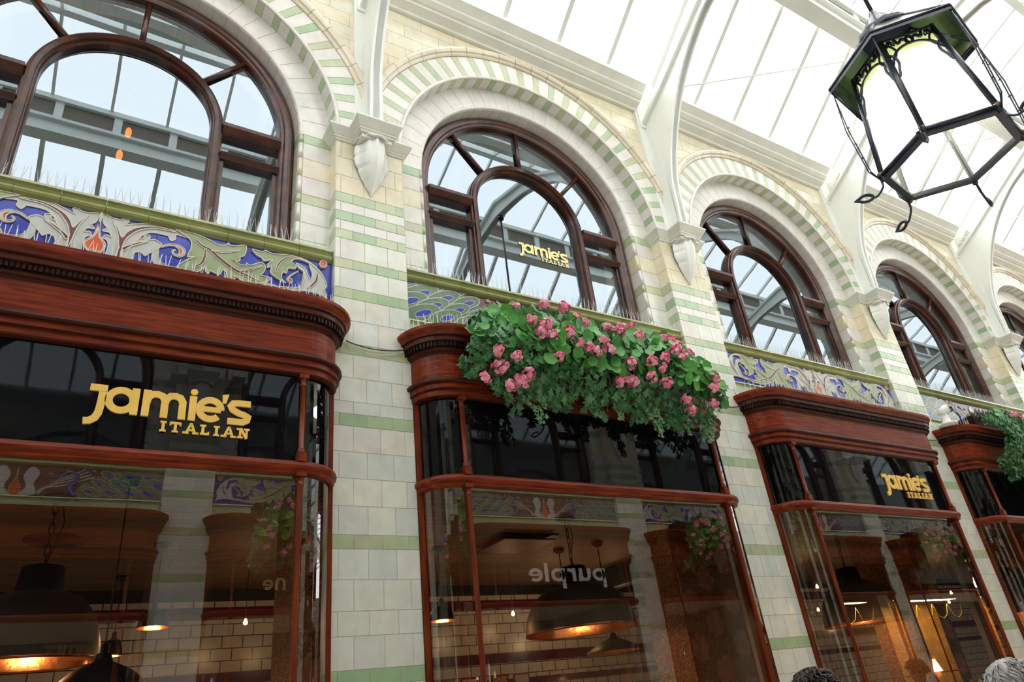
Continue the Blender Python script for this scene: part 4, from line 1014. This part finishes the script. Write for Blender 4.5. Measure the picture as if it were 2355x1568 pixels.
def make_planter(cx, heads, label, ivy_bias, nl=520, ni=2500, sx=1.0, x0=-1.2, x1=1.04, box0=-1.04):
    root = empty('flower_planter', (cx, -.25, 4.04), label=label, cat='planter'); OX, OY, OZ = cx, -.25, 4.04
    def L(x, y, z): return (x, y - OY, z - OZ)
    b = MB(); b.box(box0, 1.0, -.06, .18, 0, .13, 'dent')
    for i in range(40):
        xx = random.uniform(box0 + .02, .9); zz = random.uniform(.01, .12); b.tube([(xx, -.062, zz), (xx + .02, -.064, zz + .02), (xx + .045, -.062, zz + .015)], .002, 'cctv', 4)
    b.build('trough', root)
    lf = MB(); iv = MB(); ivl = MB(); ms = MB()
    def depth(x, z, z0, z1):
        t = (z - z0) / max(.01, z1 - z0); return -.30 - .30 * math.sin(PI * min(1, max(0, t)) * .8 + .25) * (1 - .5 * max(0, t - .7))
    n = 0
    while n < nl:
        x = random.uniform(x0, x1); z0, z1 = region(x); z = random.uniform(z0 + (z1 - z0) * .30, z1)
        keep = .5 + .5 * math.sin(x * 5.3 + 1.0) * math.cos(z * 7 + 2)
        if random.random() > keep * (1 - ivy_bias) + .12: n += .25; continue
        y = depth(x, z, z0, z1) + random.uniform(-.05, .04); d = (random.uniform(-.6, .6), -1, random.uniform(-.5, .9)); leaf_disc(lf, L(x, y, z), d, random.uniform(.030, .058), 'leaf'); n += 1
    for _ in range(ni):
        x = random.uniform(x0, x1); z0, z1 = region(x); z = z0 + .05 * math.sin(x * 17) + .04 * math.sin(x * 41 + 1) + (z1 - z0) * (random.random() ** 1.15) * .95
        y = depth(x, z, z0, z1) + random.uniform(-.01, .10); d = (random.uniform(-.7, .7), -1, random.uniform(-.6, .5)); leaf_ivy(iv if random.random() < .82 else ivl, L(x, y, z), d, random.uniform(.030, .052), 'ivy' if iv else 'ivyl')
    for f in ivl.mi: pass
    for x, ln in ((-.74, .18), (-.70, .14), (.28, .20), (.36, .16), (.60, .12), (.86, .14), (1.0, .10), (-.2, .1), (.02, .1), (-.95, .08)):
        z0, z1 = region(x); p = Vector((x, -.42, z0 + .12)); path = []
        for k in range(12): path.append(p.copy()); p += Vector((random.uniform(-.012, .022), random.uniform(-.008, .012), -(ln + .12) / 12))
        iv.tube([L(*q) for q in path], .003, 'ivy', 4)
        for q in path:
            for _ in range(3): leaf_ivy(ivl if random.random() < .5 else iv, L(q.x + random.uniform(-.03, .03), q.y - .02, q.z), (random.uniform(-.6, .6), -1, random.uniform(-.3, .5)), random.uniform(.016, .030), 'ivyl' if random.random() < .4 else 'ivy')
    for cxm, wd in ((-.78, .30), (-.50, .20), (.45, .18), (-1.0, .10)):
        for _ in range(int(wd * 2600)):
            x = cxm + random.gauss(0, wd * .4); z1 = region(max(x0, min(x1, x)))[1]; p = Vector((x, random.uniform(-.30, -.14), z1 + random.uniform(-.10, .035))); q = p + Vector((random.uniform(-.02, .02), random.uniform(-.02, .02), random.uniform(.0, .035)))
            ms.tube([L(*p), L(*q)], [.003, .001], 'moss', 3, cap=False, smooth=False)
    g = lf.build('geranium_foliage', root); g['kind'] = 'stuff'
    g = iv.build('ivy_foliage', root); g['kind'] = 'stuff'
    if ivl.v: ivl.build('variegated_ivy', root)['kind'] = 'stuff'
    ms.build('conifer_sprigs', root)['kind'] = 'stuff'
    for x, z in heads:
        z0, z1 = region(max(x0, min(x1, x))); blossom(root, L(x, min(-.5, depth(x, z, z0, z1) - .04), z), random.uniform(.042, .058))
    return root
_pl = make_planter(CX1, FLOWERS, 'long planter of pink geraniums and ivy on the second shopfront', .15)
_pl2 = make_planter(BAYS[3] + .02, [(-.55, 4.16), (-.42, 4.10), (-.28, 4.13), (.0, 4.1), (.3, 4.0), (.5, 4.2), (-.2, 3.9), (.2, 3.8)], 'ivy filled planter beside the white camera on the far shopfront', .75, nl=120, ni=3200, x0=-1.02, x1=1.04, box0=-1.1)
for i in (0, 2, 4, 6):
    tag(copy_tree(_pl, (OB[i], YO + .25, 4.04), PI), 'pink geranium planter on a shopfront across the arcade', 'planter', 'planters across the arcade')

# ================================================================== security camera and cables
cc = empty('security_camera', (8.58, -.20, 4.04), label='white dome security camera with spikes on the far shopfront cornice', cat='camera')
b = MB(); b.lathe([(0, 0), (.13, 0), (.13, .02), (.06, .035), (.05, .10), (.052, .16), (0, .17)], 0, 0, 'cctv', 20); b.build('mounting_post', cc)
b = MB(); b.tube([(-.03, .02, .16), (-.01, -.01, .21), (.02, -.06, .235)], [.055, .065, .070], 'cctv', 18); b.tube([(.02, -.06, .235), (.03, -.08, .24)], [.070, .058], 'cctv', 18); b.build('housing', cc)
b = MB(); b.lathe([(0, .0), (.02, .004), (.036, .018), (.046, .04), (.048, .06)][::1], 0, 0, 'lens', 18); o = b.build('lens_dome', cc); o.scale = (1.35, 1.35, 1.3); o.location = (.045, -.125, .215); o.rotation_euler = (math.radians(-70), math.radians(20), 0)
b = MB()
for k in range(9): a = random.uniform(0, 6.28); b.tube([(.04 * math.cos(a), .04 * math.sin(a), .22), (.11 * math.cos(a), .11 * math.sin(a), .36)], .002, 'spike', 4)
b.build('bird_spike', cc)
def cable(p, q, sag, mk, label, r=.004):
    b = MB(); o = Vector(p); pts = [Vector(p).lerp(Vector(q), t / 14) - o - Vector((0, 0, sag * 4 * (t / 14) * (1 - t / 14))) for t in range(15)]; b.tube(pts, r, mk, 6)
    ob_ = b.build('cable'); ob_.location = p; tag(ob_, label, 'cable')
for i in (1, 2, 3):
    w_ = ['', 'first and second', 'second and third', 'third and fourth'][i]
    cable((PIERS[i] - .20, -.02, 3.93), (PIERS[i] + .24, -.02, 3.94), .035, 'rubber', 'thin dark cable crossing the pier between the %s shopfronts' % w_)
    cable((PIERS[i] - .20, -.015, 3.90), (PIERS[i] + .24, -.015, 3.93), .05, 'spike', 'thin pale cable sagging below the dark one between the %s shopfronts' % w_, .0025)

cc.scale = (.82, .82, .82)
# ================================================================== restaurant interior behind the glass
ZC = 3.1; YB = 4.0
wall_box('ceiling_shop', XA, XB, .14, YB + .1, ZC, ZC + .08, 'planks')
b = MB(); b.box(XA, XB, YB, YB + .1, 0, ZC, 'subway'); tag(b.build('wall_shop_back'), kind='structure')
for n, (z0, z1, mk) in enumerate(((2.98, 3.1, 'black'), (2.80, 2.92, 'redtile'), (2.20, 2.31, 'redtile'), (1.95, 2.02, 'redtile'))):
    b = MB(); b.box(XA, XB, YB - .012, YB, z0, z1, mk); tag(b.build('trim_%d' % (30 + n)), kind='structure')
wall_box('wall_shop_left', -3.7, -3.6, .9, YB, 0, ZC, 'dark'); wall_box('wall_shop_right', 16.4, 16.5, .14, YB, 0, ZC, 'dark')
for i, x in enumerate(PIERS[:6]):
    r = empty('wallpapered_pier', (x, .5, 0), label='inner pier papered with large faded blossoms, seen through the glass beside the %s' % ['far left post', 'first tiled pier', 'second tiled pier', 'third tiled pier', 'fourth tiled pier', 'fifth tiled pier'][i], cat='pier')
    b = MB(); b.box(-.27, .50, .28, .75, 0, ZC, 'paper'); b.build('papered_face', r)
    b = MB(); random.seed(3)
    for cxb in (-.16, .08, .36):
        for rz in range(8):
            z = .3 + rz * .37 + (.18 if int(cxb * 10) % 2 else 0)
            if z > 3: continue
            N = 36; vs = [(cxb, .278, z)]
            for k in range(N + 1):
                a = 2 * PI * k / N; rr = .10 * (1 + .10 * math.cos(a * 7)); vs.append((cxb + rr * math.cos(a), .276, z + rr * 1.15 * math.sin(a)))
            b.add(vs, [(0, k + 1, k + 2) for k in range(N)], 'petalp')
    b.build('printed_blossoms', r)
b = MB(); b.box(5.75, 5.95, 1.2, 4.0, 2.86, 3.1, 'black'); tag(b.build('trim_40'), kind='structure')
M['goldwall'] = principled('ochre_wall', (0.55, 0.33, 0.09), 0.6, var=.3, scale=4)
M['end_screen'] = principled('added_end_wall', (0.13, 0.125, 0.10), 0.6, var=.1)  # kept dark so the added end walls mirror only dimly in the glass
M['room2'] = principled('warm_room', (0.16, 0.10, 0.05), 0.8)
for n_, x in enumerate(OP):
    b = MB(); b.box(x - .04, x + .04, YO - 2.6, YO - .5, 0, 3.9, 'room2'); tag(b.build('wall_partition_%d' % (n_ + 1)), kind='structure')
b = MB(); b.box(XA, XB, YO - 2.6, YO - .13, ZC, ZC + .06, 'room2'); tag(b.build('ceiling_opposite_shops'), kind='structure')
for n_, (y0, y1) in enumerate(((0, .1), (YO - .1, YO))):
    b = MB(); b.box(23.7, XB, y0, y1, 4.0, 7.7, 'stone'); b.box(23.7, XB, y0, y1, 0, 4.0, 'dent'); tag(b.build('wall_far_%s' % ('rear' if n_ == 0 else 'front')), kind='structure')
# upper rooms behind the arched windows
b = MB(); b.box(XA, XB, 2.6, 2.7, 3.2, 8, 'dark'); tag(b.build('wall_upper_back'), kind='structure')
b = MB(); b.box(XA, XB, .56, 2.6, 7.0, 7.06, 'dark'); tag(b.build('ceiling_upper'), kind='structure')
b = MB(); b.box(XA, XB, .13, 2.6, 3.9, 3.95, 'dark'); tag(b.build('floor_upper'), kind='structure')
wall_box('wall_opposite_back', XA, XB, YO - 2.7, YO - 2.6, 0, 8, 'dark'); wall_box('ceiling_opposite_upper', XA, XB, YO - 2.6, YO - .56, 7.0, 7.06, 'dark'); wall_box('floor_opposite_upper', XA, XB, YO - 2.6, YO - .14, 3.9, 3.95, 'dark')
for nm, x in (('wall_added_end_left', XA), ('wall_added_end_right', XB)):
    b = MB()
    for y0, y1 in ((.13, 2.7), (YO - 2.7, YO - .13)): b.box(x - .05, x + .05, y0, y1, 3.1, 8, 'dark')
    b.box(x - .05, x + .05, YO - 2.7, YO - .13, 0, 3.1, 'dark'); b.box(x - .06, x + .06, YO - .1, .1, 0, 7.6, 'end_screen')  # added wall across the arcade, shuts off the bright open end
    tag(b.build(nm), kind='structure')

def chain(b, z0, z1, mk='black'):
    n = int((z1 - z0) / .055)
    for i in range(n):
        zc = z0 + (i + .5) * (z1 - z0) / n; L_ = (z1 - z0) / n * .68; pts = []
        for k in range(12):
            a = 2 * PI * k / 12; dx, dz = .014 * math.cos(a), L_ * math.sin(a); pts.append((dx, 0, zc + dz) if i % 2 else (0, dx, zc + dz))
        b.tube(pts, .004, mk, 5, closed=True)
def lampbulb(root, z, power, rad=.025, col=(1, .62, .30)):
    b = MB(); b.lathe([(0, z - rad), (rad * .8, z - rad * .6), (rad, z), (rad * .6, z + rad * .9), (rad * .4, z + rad * 1.6), (0, z + rad * 1.6)], 0, 0, 'bulb', 12); b.build('bulb', root)
    if power:
        l = bpy.data.lights.new('lamp_light', 'POINT'); l.energy = power; l.color = col; l.shadow_soft_size = .05
        o = bpy.data.objects.new('lamp_light', l); COL.objects.link(o); o.parent = root; o.location = (0, 0, z - rad - .05); KIDS.setdefault(root.name, []).append(o)
def big_pendant(x, y, label, R=.40, zr=2.13, power=5):
    root = empty('dome_pendant', (x, y, ZC), label=label, cat='pendant lamp')
    b = MB(); b.lathe([(0, 0), (.085, -.002), (.085, -.02), (.03, -.04), (0, -.04)], 0, 0, 'black', 18); b.build('ceiling_rose', root)
    b = MB(); chain(b, -.42, -.04); b.tube([(.03, 0, -.03), (.06, .01, -.15), (.03, .02, -.3), (.0, .0, -.42)], .004, 'black', 5); b.build('chain', root)
    zt = -.42
    b = MB(); b.lathe([(0, zt), (.10, zt), (.112, zt - .01), (.125, zt - .15)], 0, 0, 'black', 24); b.build('neck', root)
    h = zt - .15; zz = zr - ZC
    pf = [(.125, h)] + [(.125 + (R - .125) * math.sin(t * PI / 2 / 10), h + (zz - h) * (1 - math.cos(t * PI / 2 / 10))) for t in range(1, 11)]
    b = MB(); b.lathe(pf, 0, 0, 'shade', 40); b.build('dome_shade', root)
    b = MB(); pf2 = [(r_ - .008, z_) for r_, z_ in pf]; b.lathe(pf2 + [(R - .004, zz - .012), (R + .004, zz - .010), (R + .004, zz + .004)], 0, 0, 'brass', 40); b.build('copper_lining', root)
    lampbulb(root, zz + .10, power, .03); return root
big_pendant(-.085, 1.02, 'large grey dome pendant with copper lining on a chain behind the left shopfront glass', .36, 2.16)
big_pendant(3.74, 1.0, 'large grey dome pendant with copper lining behind the glass of the second shopfront', .46, 2.17)
big_pendant(7.62, 1.05, 'large dome pendant on a chain behind the glass of the third shopfront', .40, 2.10)
big_pendant(11.2, 1.05, 'large dome pendant on a chain behind the glass of the fourth shopfront', .40, 2.10)
def small_pendant(x, y, drop, label, R=.115, wide=False, mk='black'):
    root = empty('small_pendant', (x, y, ZC), label=label, cat='pendant lamp')
    b = MB(); b.lathe([(0, 0), (.06, -.0), (.058, -.025), (.035, -.045), (.0, -.05)], 0, 0, 'black', 16); b.build('ceiling_cup', root)
    b = MB(); b.tube([(0, 0, -.04), (0, 0, -drop + .16)], .005, 'black', 6); b.build('flex', root)
    z = -drop
    b = MB(); b.lathe([(0, z + .16), (.018, z + .15), (.022, z + .10), (.035, z + .09), (.04, z + .04)], 0, 0, 'black', 14); b.build('lamp_holder', root)
    pf = [(.035, z + .09)] + [(.035 + (R - .035) * math.sin(t * PI / 12), z + .09 - (.13) * (1 - math.cos(t * PI / 12))) for t in range(1, 7)] if not wide else [(.035, z + .10), (.05, z + .06), (.14, z + .02), (R, z - .05), (R + .005, z - .065)]
    b = MB(); b.lathe(pf, 0, 0, mk, 26); b.build('shade', root)
    b = MB(); b.lathe([(a - .004, c) for a, c in pf], 0, 0, 'brass', 26); b.build('copper_lining', root)
    lampbulb(root, z + .02, 3, .02); return root
small_pendant(.65, 2.13, .58, 'small dark bell pendant on a thin flex right of the left dome pendant')
small_pendant(.488, 3.34, .62, 'small dark pendant hanging near the tiled back wall', .08)
small_pendant(3.02, 2.1, .62, 'small bell pendant behind the curved left glass of the second shopfront')
small_pendant(4.42, 2.1, .62, 'small pendant hanging behind the large dome of the second shopfront', .09)
small_pendant(.27, .60, 1.06, 'dark factory lamp at the bottom left beside the dome pendant', .22, True)
small_pendant(4.7, 1.8, .98, 'wide dark green factory shade behind the second shopfront', .27, True, mk='canopy' if False else 'black')
b = MB(); b.lathe([(0, -.012), (.19, -.012), (.20, -.004), (.20, 0)], 0, 0, 'black', 30); o = b.build('ceiling_disc'); o.location = (-.07, 2.08, ZC); tag(o, 'round black disc on the plank ceiling above the left dome pendant', 'ceiling disc')
r = empty('ceiling_vent', (3.72, 1.83, ZC), label='square dark vent panel hanging under the plank ceiling of the second shopfront', cat='vent')
b = MB(); b.box(-.28, .28, -.28, .28, -.05, -.035, 'black'); b.build('lower_panel', r)
b = MB(); b.box(-.31, .31, -.31, .31, -.012, 0, 'black'); b.build('upper_panel', r)
b = MB(); [b.box(-.2 + sx * .2 - .01, -.2 + sx * .2 + .01, -.01, .01, -.035, -.01, 'black') for sx in (0, 1, 2)]; b.build('spacer', r)
# hanging bare bulbs deeper in the room
random.seed(5)
bulbs = [(1.5, 3.0, 2.62), (2.05, 2.9, 2.60), (3.05, 2.6, 2.72), (5.05, 3.2, 2.70), (4.4, 3.1, 2.62), (5.9, 3.0, 2.70), (5.45, 3.3, 2.52), (8.9, 2.4, 2.72), (9.6, 3.0, 2.5), (12.4, 2.5, 2.6), (12.8, 2.8, 2.5), (-1.2, 1.9, 2.15), (-.9, 2.2, 2.2)]
for i, (x, y, z) in enumerate(bulbs):
    r = empty('bare_bulb_pendant', (x, y, ZC), label='bare glowing bulb on a thin flex inside the restaurant', cat='pendant lamp', group='bare bulbs in the restaurant')
    b = MB(); b.tube([(0, 0, 0), (0, 0, z - ZC + .04)], .003, 'black', 5); b.build('flex', r); lampbulb(r, z - ZC, 2.5, .022)
for x, y, z in ((-.11, 1.2, 6.31), (-.14, 1.15, 6.0)):
    r = empty('bare_bulb_pendant', (x, y, 7.0), label='flame orange bulb glowing behind the cropped upper window, the %s one' % ('higher' if z > 6.1 else 'lower'), cat='pendant lamp')
    b = MB(); b.tube([(0, 0, 0), (0, 0, z - 7 + .05)], .003, 'black', 5); b.build('flex', r)
    b = MB(); b.lathe([(0, z - 7 - .04), (.02, z - 7 - .03), (.025, z - 7), (.02, z - 7 + .04), (0, z - 7 + .07)], 0, 0, 'flame', 12); b.build('bulb', r)
r = empty('table_lamp', (8.24, .80, 1.44), label='small lit lamp with a glowing conical shade behind the third shopfront glass', cat='lamp')
b = MB(); b.lathe([(.035, .22), (.075, .10)], 0, 0, 'glow', 16); b.build('lamp_shade', r)
b = MB(); b.lathe([(0, -.44), (.06, -.44), (.05, -.42), (.008, -.40), (.008, .12), (0, .12)], 0, 0, 'brass', 14); b.build('stem_and_base', r)
r = empty('display_table', (8.3, .85, 0), label='low wooden display table carrying the small lit lamp', cat='table')
b = MB(); b.box(-.7, .7, -.3, .3, .96, 1.0, 'mahog'); b.build('table_top', r)
for sx in (-.65, .65):
    for sy in (-.25, .25): b = MB(); b.box(sx - .025, sx + .025, sy - .025, sy + .025, 0, .96, 'mahogv'); b.build('leg', r)
# a bar with shelves of framed prints, at the back of the second shopfront
r = empty('wall_shelf', (4.3, 3.75, 1.78), label='lit wall shelf at the back of the second shopfront', cat='shelf')
b = MB(); b.box(-1.2, 2.2, -.15, .2, 0, .03, 'mahog'); b.build('board', r)
for i, (x, mk) in enumerate(((3.55, 'petalp'), (3.85, 'cream'), (4.15, 'petalp'), (4.55, 'paper'), (4.85, 'cream'))):
    r = empty('framed_print', (x, 3.78, 1.82), label='small framed print on the back shelf, number by its tone', cat='picture', group='framed prints on the back shelf'); r['label'] = 'small framed print on the back shelf of the restaurant'
    b = MB(); b.box(-.11, .11, 0, .02, 0, .24, 'mahog'); b.build('frame', r); b = MB(); b.box(-.09, .09, -.004, 0, .02, .22, mk); b.build('print', r)
def area(name, loc, sx, sy, e, col, rot=(0, 0, 0)):
    l = bpy.data.lights.new(name, 'AREA'); l.shape = 'RECTANGLE'; l.size = sx; l.size_y = sy; l.energy = e; l.color = col
    o = bpy.data.objects.new(name, l); COL.objects.link(o); o.location = loc; o.rotation_euler = rot; return o

# ================================================================== lit jeweller's display across the arcade (seen only mirrored in the glass)
for i in (5, 6):
    x = OB[i]
    r = empty('display_case', (x, YO - .55, .9), label='warm lit jewellery display across the arcade, mirrored in the glass', cat='display case', group='jewellery displays across the arcade')
    b = MB(); b.box(-1.25, 1.25, -.25, .25, 0, .04, 'mahog'); b.box(-1.25, 1.25, -.2, .25, .55, .57, 'mahog'); b.box(-1.3, 1.3, -.5, -.46, -.9, 2.0, 'goldwall'); b.build('shelf', r)
    random.seed(i)
    for k in range(7):
        b = MB(); xx = -1.05 + .35 * k; b.lathe([(.06, .04), (.07, .08), (.03, .14), (.065, .22), (.03, .30), (.025, .34), (0, .34)], xx, .05, 'cctv', 12); b.build('necklace_bust', r)
    for k in range(4):
        b = MB(); xx = -1.0 + .6 * k; b.tube([(xx, .1, 1.9), (xx + .12, .1, 1.65), (xx + .3, .1, 1.6), (xx + .48, .1, 1.68), (xx + .6, .1, 1.9)], .006, 'gold', 6); b.build('draped_chain', r)
    l = bpy.data.lights.new('display_light', 'AREA'); l.energy = 110; l.color = (1, .62, .25); l.size = 2.2; l.shape = 'RECTANGLE'; l.size_y = .2
    o = bpy.data.objects.new('display_light', l); COL.objects.link(o); o.parent = r; o.location = (0, .1, 1.98)

# ----- people in the arcade
M['hair1'] = principled('dark_brown_hair', (0.035, 0.022, 0.015), 0.5, var=.4, scale=30, stretch=(1, 1, .3))
M['hair2'] = principled('grey_white_hair', (0.42, 0.40, 0.40), 0.55, var=.3, scale=30)
M['hair3'] = principled('light_brown_hair', (0.20, 0.11, 0.05), 0.55, var=.3, scale=30)
M['skin'] = principled('skin', (0.55, 0.27, 0.18), 0.5)
M['coat1'] = principled('dark_jacket', (0.03, 0.03, 0.035), 0.8)
M['coat2'] = principled('lime_jacket', (0.35, 0.60, 0.02), 0.8)
M['coat3'] = principled('blue_jacket', (0.03, 0.05, 0.22), 0.8)
M['trouser'] = principled('dark_trousers', (0.03, 0.035, 0.05), 0.8)
M['shoe'] = principled('shoe', (0.02, 0.015, 0.012), 0.5)
def skin_mesh(name, verts, edges, radii, mk, root, root_i=0, sub=2):
    me = bpy.data.meshes.new(name); me.from_pydata(verts, edges, []); o = bpy.data.objects.new(name, me); COL.objects.link(o); o.parent = root
    md = o.modifiers.new('skin', 'SKIN'); md.use_smooth_shade = True
    for i, rr in enumerate(radii):
        sv = me.skin_vertices[0].data[i]; sv.radius = rr if isinstance(rr, tuple) else (rr, rr); sv.use_root = (i == root_i)
    sd = o.modifiers.new('sub', 'SUBSURF'); sd.levels = sub; sd.render_levels = sub
    me.materials.append(M[mk]); return o
def person(x, y, rz, H, coat, hair, label, thin=False):
    root = empty('person', (x, y, 0), rz, label=label, cat='person'); s = H / 1.75
    V_ = [(0, 0, .92), (0, 0, 1.10), (0, 0, 1.30), (0, .0, 1.42), (0, -.005, 1.50), (.19, 0, 1.41), (.25, .02, 1.12), (.26, -.06, .86), (-.19, 0, 1.41), (-.25, .02, 1.12), (-.26, -.06, .86), (.10, 0, .88), (.11, -.01, .50), (.11, .02, .09), (-.10, 0, .88), (-.11, -.03, .50), (-.11, .05, .09)]
    up = [0, 1, 2, 3, 5, 6, 7, 8, 9, 10]
    skin_mesh('body', [tuple(c * s for c in q) for q in V_], [(0, 1), (1, 2), (2, 3), (3, 4), (3, 5), (5, 6), (6, 7), (3, 8), (8, 9), (9, 10), (0, 11), (11, 12), (12, 13), (0, 14), (14, 15), (15, 16)],
              [(.15, .11), (.15, .11), (.17, .12), (.10, .085), (.058, .06), .065, .048, .032, .065, .048, .032, (.09, .10), .062, .042, (.09, .10), .062, .042], coat, root)
    b = MB(); rings = []
    for i in range(15):
        t = i / 14; z = 1.50 + .235 * t; k = math.sin(PI * min(1, .16 + t * .84)) ** .55 if t < 1 else 0
        w_ = .074 * k * (1 - .18 * (1 - t) ** 2); d_ = .094 * k
        rings.append([((w_ * math.cos(a)) * s, (-.012 + d_ * math.sin(a) * (1.0 if math.sin(a) > 0 else (.86 + .1 * (t > .1 and t < .55)))) * s, z * s) for a in [2 * PI * j / 20 for j in range(20)]])
    vs = [q for r_ in rings for q in r_]; fs = [(i * 20 + j, i * 20 + (j + 1) % 20, (i + 1) * 20 + (j + 1) % 20, (i + 1) * 20 + j) for i in range(14) for j in range(20)]
    b.add(vs, fs, 'skin', smooth=True)
    b.tube([(0, -.09 * s, 1.645 * s), (0, -.112 * s, 1.60 * s), (0, -.10 * s, 1.59 * s)], [.008, .015, .010], 'skin', 8)
    for q in (-1, 1): b.tube([(q * .074 * s, .0, 1.64 * s), (q * .084 * s, .01, 1.62 * s), (q * .076 * s, .0, 1.585 * s)], [.008, .013, .007], 'skin', 8)
    b.lathe([(.052 * s, 1.44 * s), (.05 * s, 1.52 * s)], 0, 0, 'skin', 14); b.build('head', root)
    b = MB()
    for q in (-1, 1): b.lathe([(0, 1.632 * s), (.011, 1.635 * s), (.012, 1.640 * s), (.0, 1.648 * s)], q * .03 * s, -.083 * s, 'cctv', 8)
    b.box(-.022, .022, -.098 * s, -.09 * s, 1.562 * s, 1.568 * s, 'pink'); b.build('face_detail', root)
    random.seed(int(x * 100)); b = MB(); n = 650 if not thin else 520
    rings = []
    for i in range(9):
        t = i / 8; el = t * PI / 2; rings.append([(.083 * math.cos(el) * math.cos(a) * s, (.002 + .102 * math.cos(el) * math.sin(a)) * s, (1.652 + .092 * math.sin(el) - (.06 * (math.sin(a) > .1) * (1 - t))) * s) for a in [2 * PI * j / 20 for j in range(20)]])
    vs = [q for r_ in rings for q in r_]; fs = [(i * 20 + j, i * 20 + (j + 1) % 20, (i + 1) * 20 + (j + 1) % 20, (i + 1) * 20 + j) for i in range(8) for j in range(20)]
    b.add(vs, fs, hair, smooth=True)
    for _ in range(n):
        a = random.uniform(0, 2 * PI); el = math.asin(random.uniform(.0, 1)); p = Vector((.082 * math.cos(el) * math.cos(a), .002 + .10 * math.cos(el) * math.sin(a), 1.652 + .091 * math.sin(el) - .05 * (math.sin(a) > .1) * (1 - math.sin(el)))) * s
        nn = Vector((math.cos(el) * math.cos(a), math.cos(el) * math.sin(a), math.sin(el))); tg = Vector((random.uniform(-1, 1), random.uniform(-.2, 1), -.5)); q = p + nn * .010 + tg.normalized() * .025; q2 = q + tg.normalized() * .018 - nn * .004
        b.tube([p, q, q2], [.0035, .0028, .0008], hair, 4, cap=False)
    b.build('hair', root)
    for q, hx in ((1, .26), (-1, -.26)):
        palm = Vector((hx, -.075, .80)) * s
        vs = [tuple(Vector((hx, -.06, .87)) * s), tuple(palm)]; ed = [(0, 1)]; rd = [(.022, .028), (.018, .038)]
        for k in range(4):
            yy = -.045 - .021 * k; L_ = (.062, .074, .078, .070)[k]
            i0 = len(vs); vs += [(hx * s, (yy + .0) * s, .775 * s), ((hx - q * .008) * s, (yy - .004) * s, (.775 - L_ * .55) * s), ((hx - q * .025) * s, (yy - .004) * s, (.775 - L_) * s)]
            ed += [(1, i0), (i0, i0 + 1), (i0 + 1, i0 + 2)]; rd += [.010, .0088, .0072]
        i0 = len(vs); vs += [((hx - q * .012) * s, -.115 * s, .81 * s), ((hx - q * .022) * s, -.13 * s, .775 * s)]; ed += [(1, i0), (i0, i0 + 1)]; rd += [.012, .009]
        skin_mesh('hand', vs, ed, rd, 'skin', root, 0, 1)
    for q in (-1, 1):
        b = MB(); yy = .02 if q > 0 else .05; b.tube([(q * .11 * s, yy + .06, .035), (q * .11 * s, yy - .03, .045), (q * .11 * s, yy - .14, .03), (q * .11 * s, yy - .19, .025)], [.035, .045, .04, .02], 'shoe', 10); b.build('shoe', root)
    return root
person(2.66, -1.93, math.radians(-160), 1.655, 'coat1', 'hair1', 'person with short tousled dark brown hair seen from behind at the bottom edge')
person(3.09, -2.47, math.radians(-150), 1.60, 'coat2', 'hair2', 'person with grey white hair at the bottom right corner', True)
person(7.9, -1.2, math.radians(20), 1.70, 'coat3', 'hair3', 'person in a blue jacket with light brown hair walking by the third shopfront')
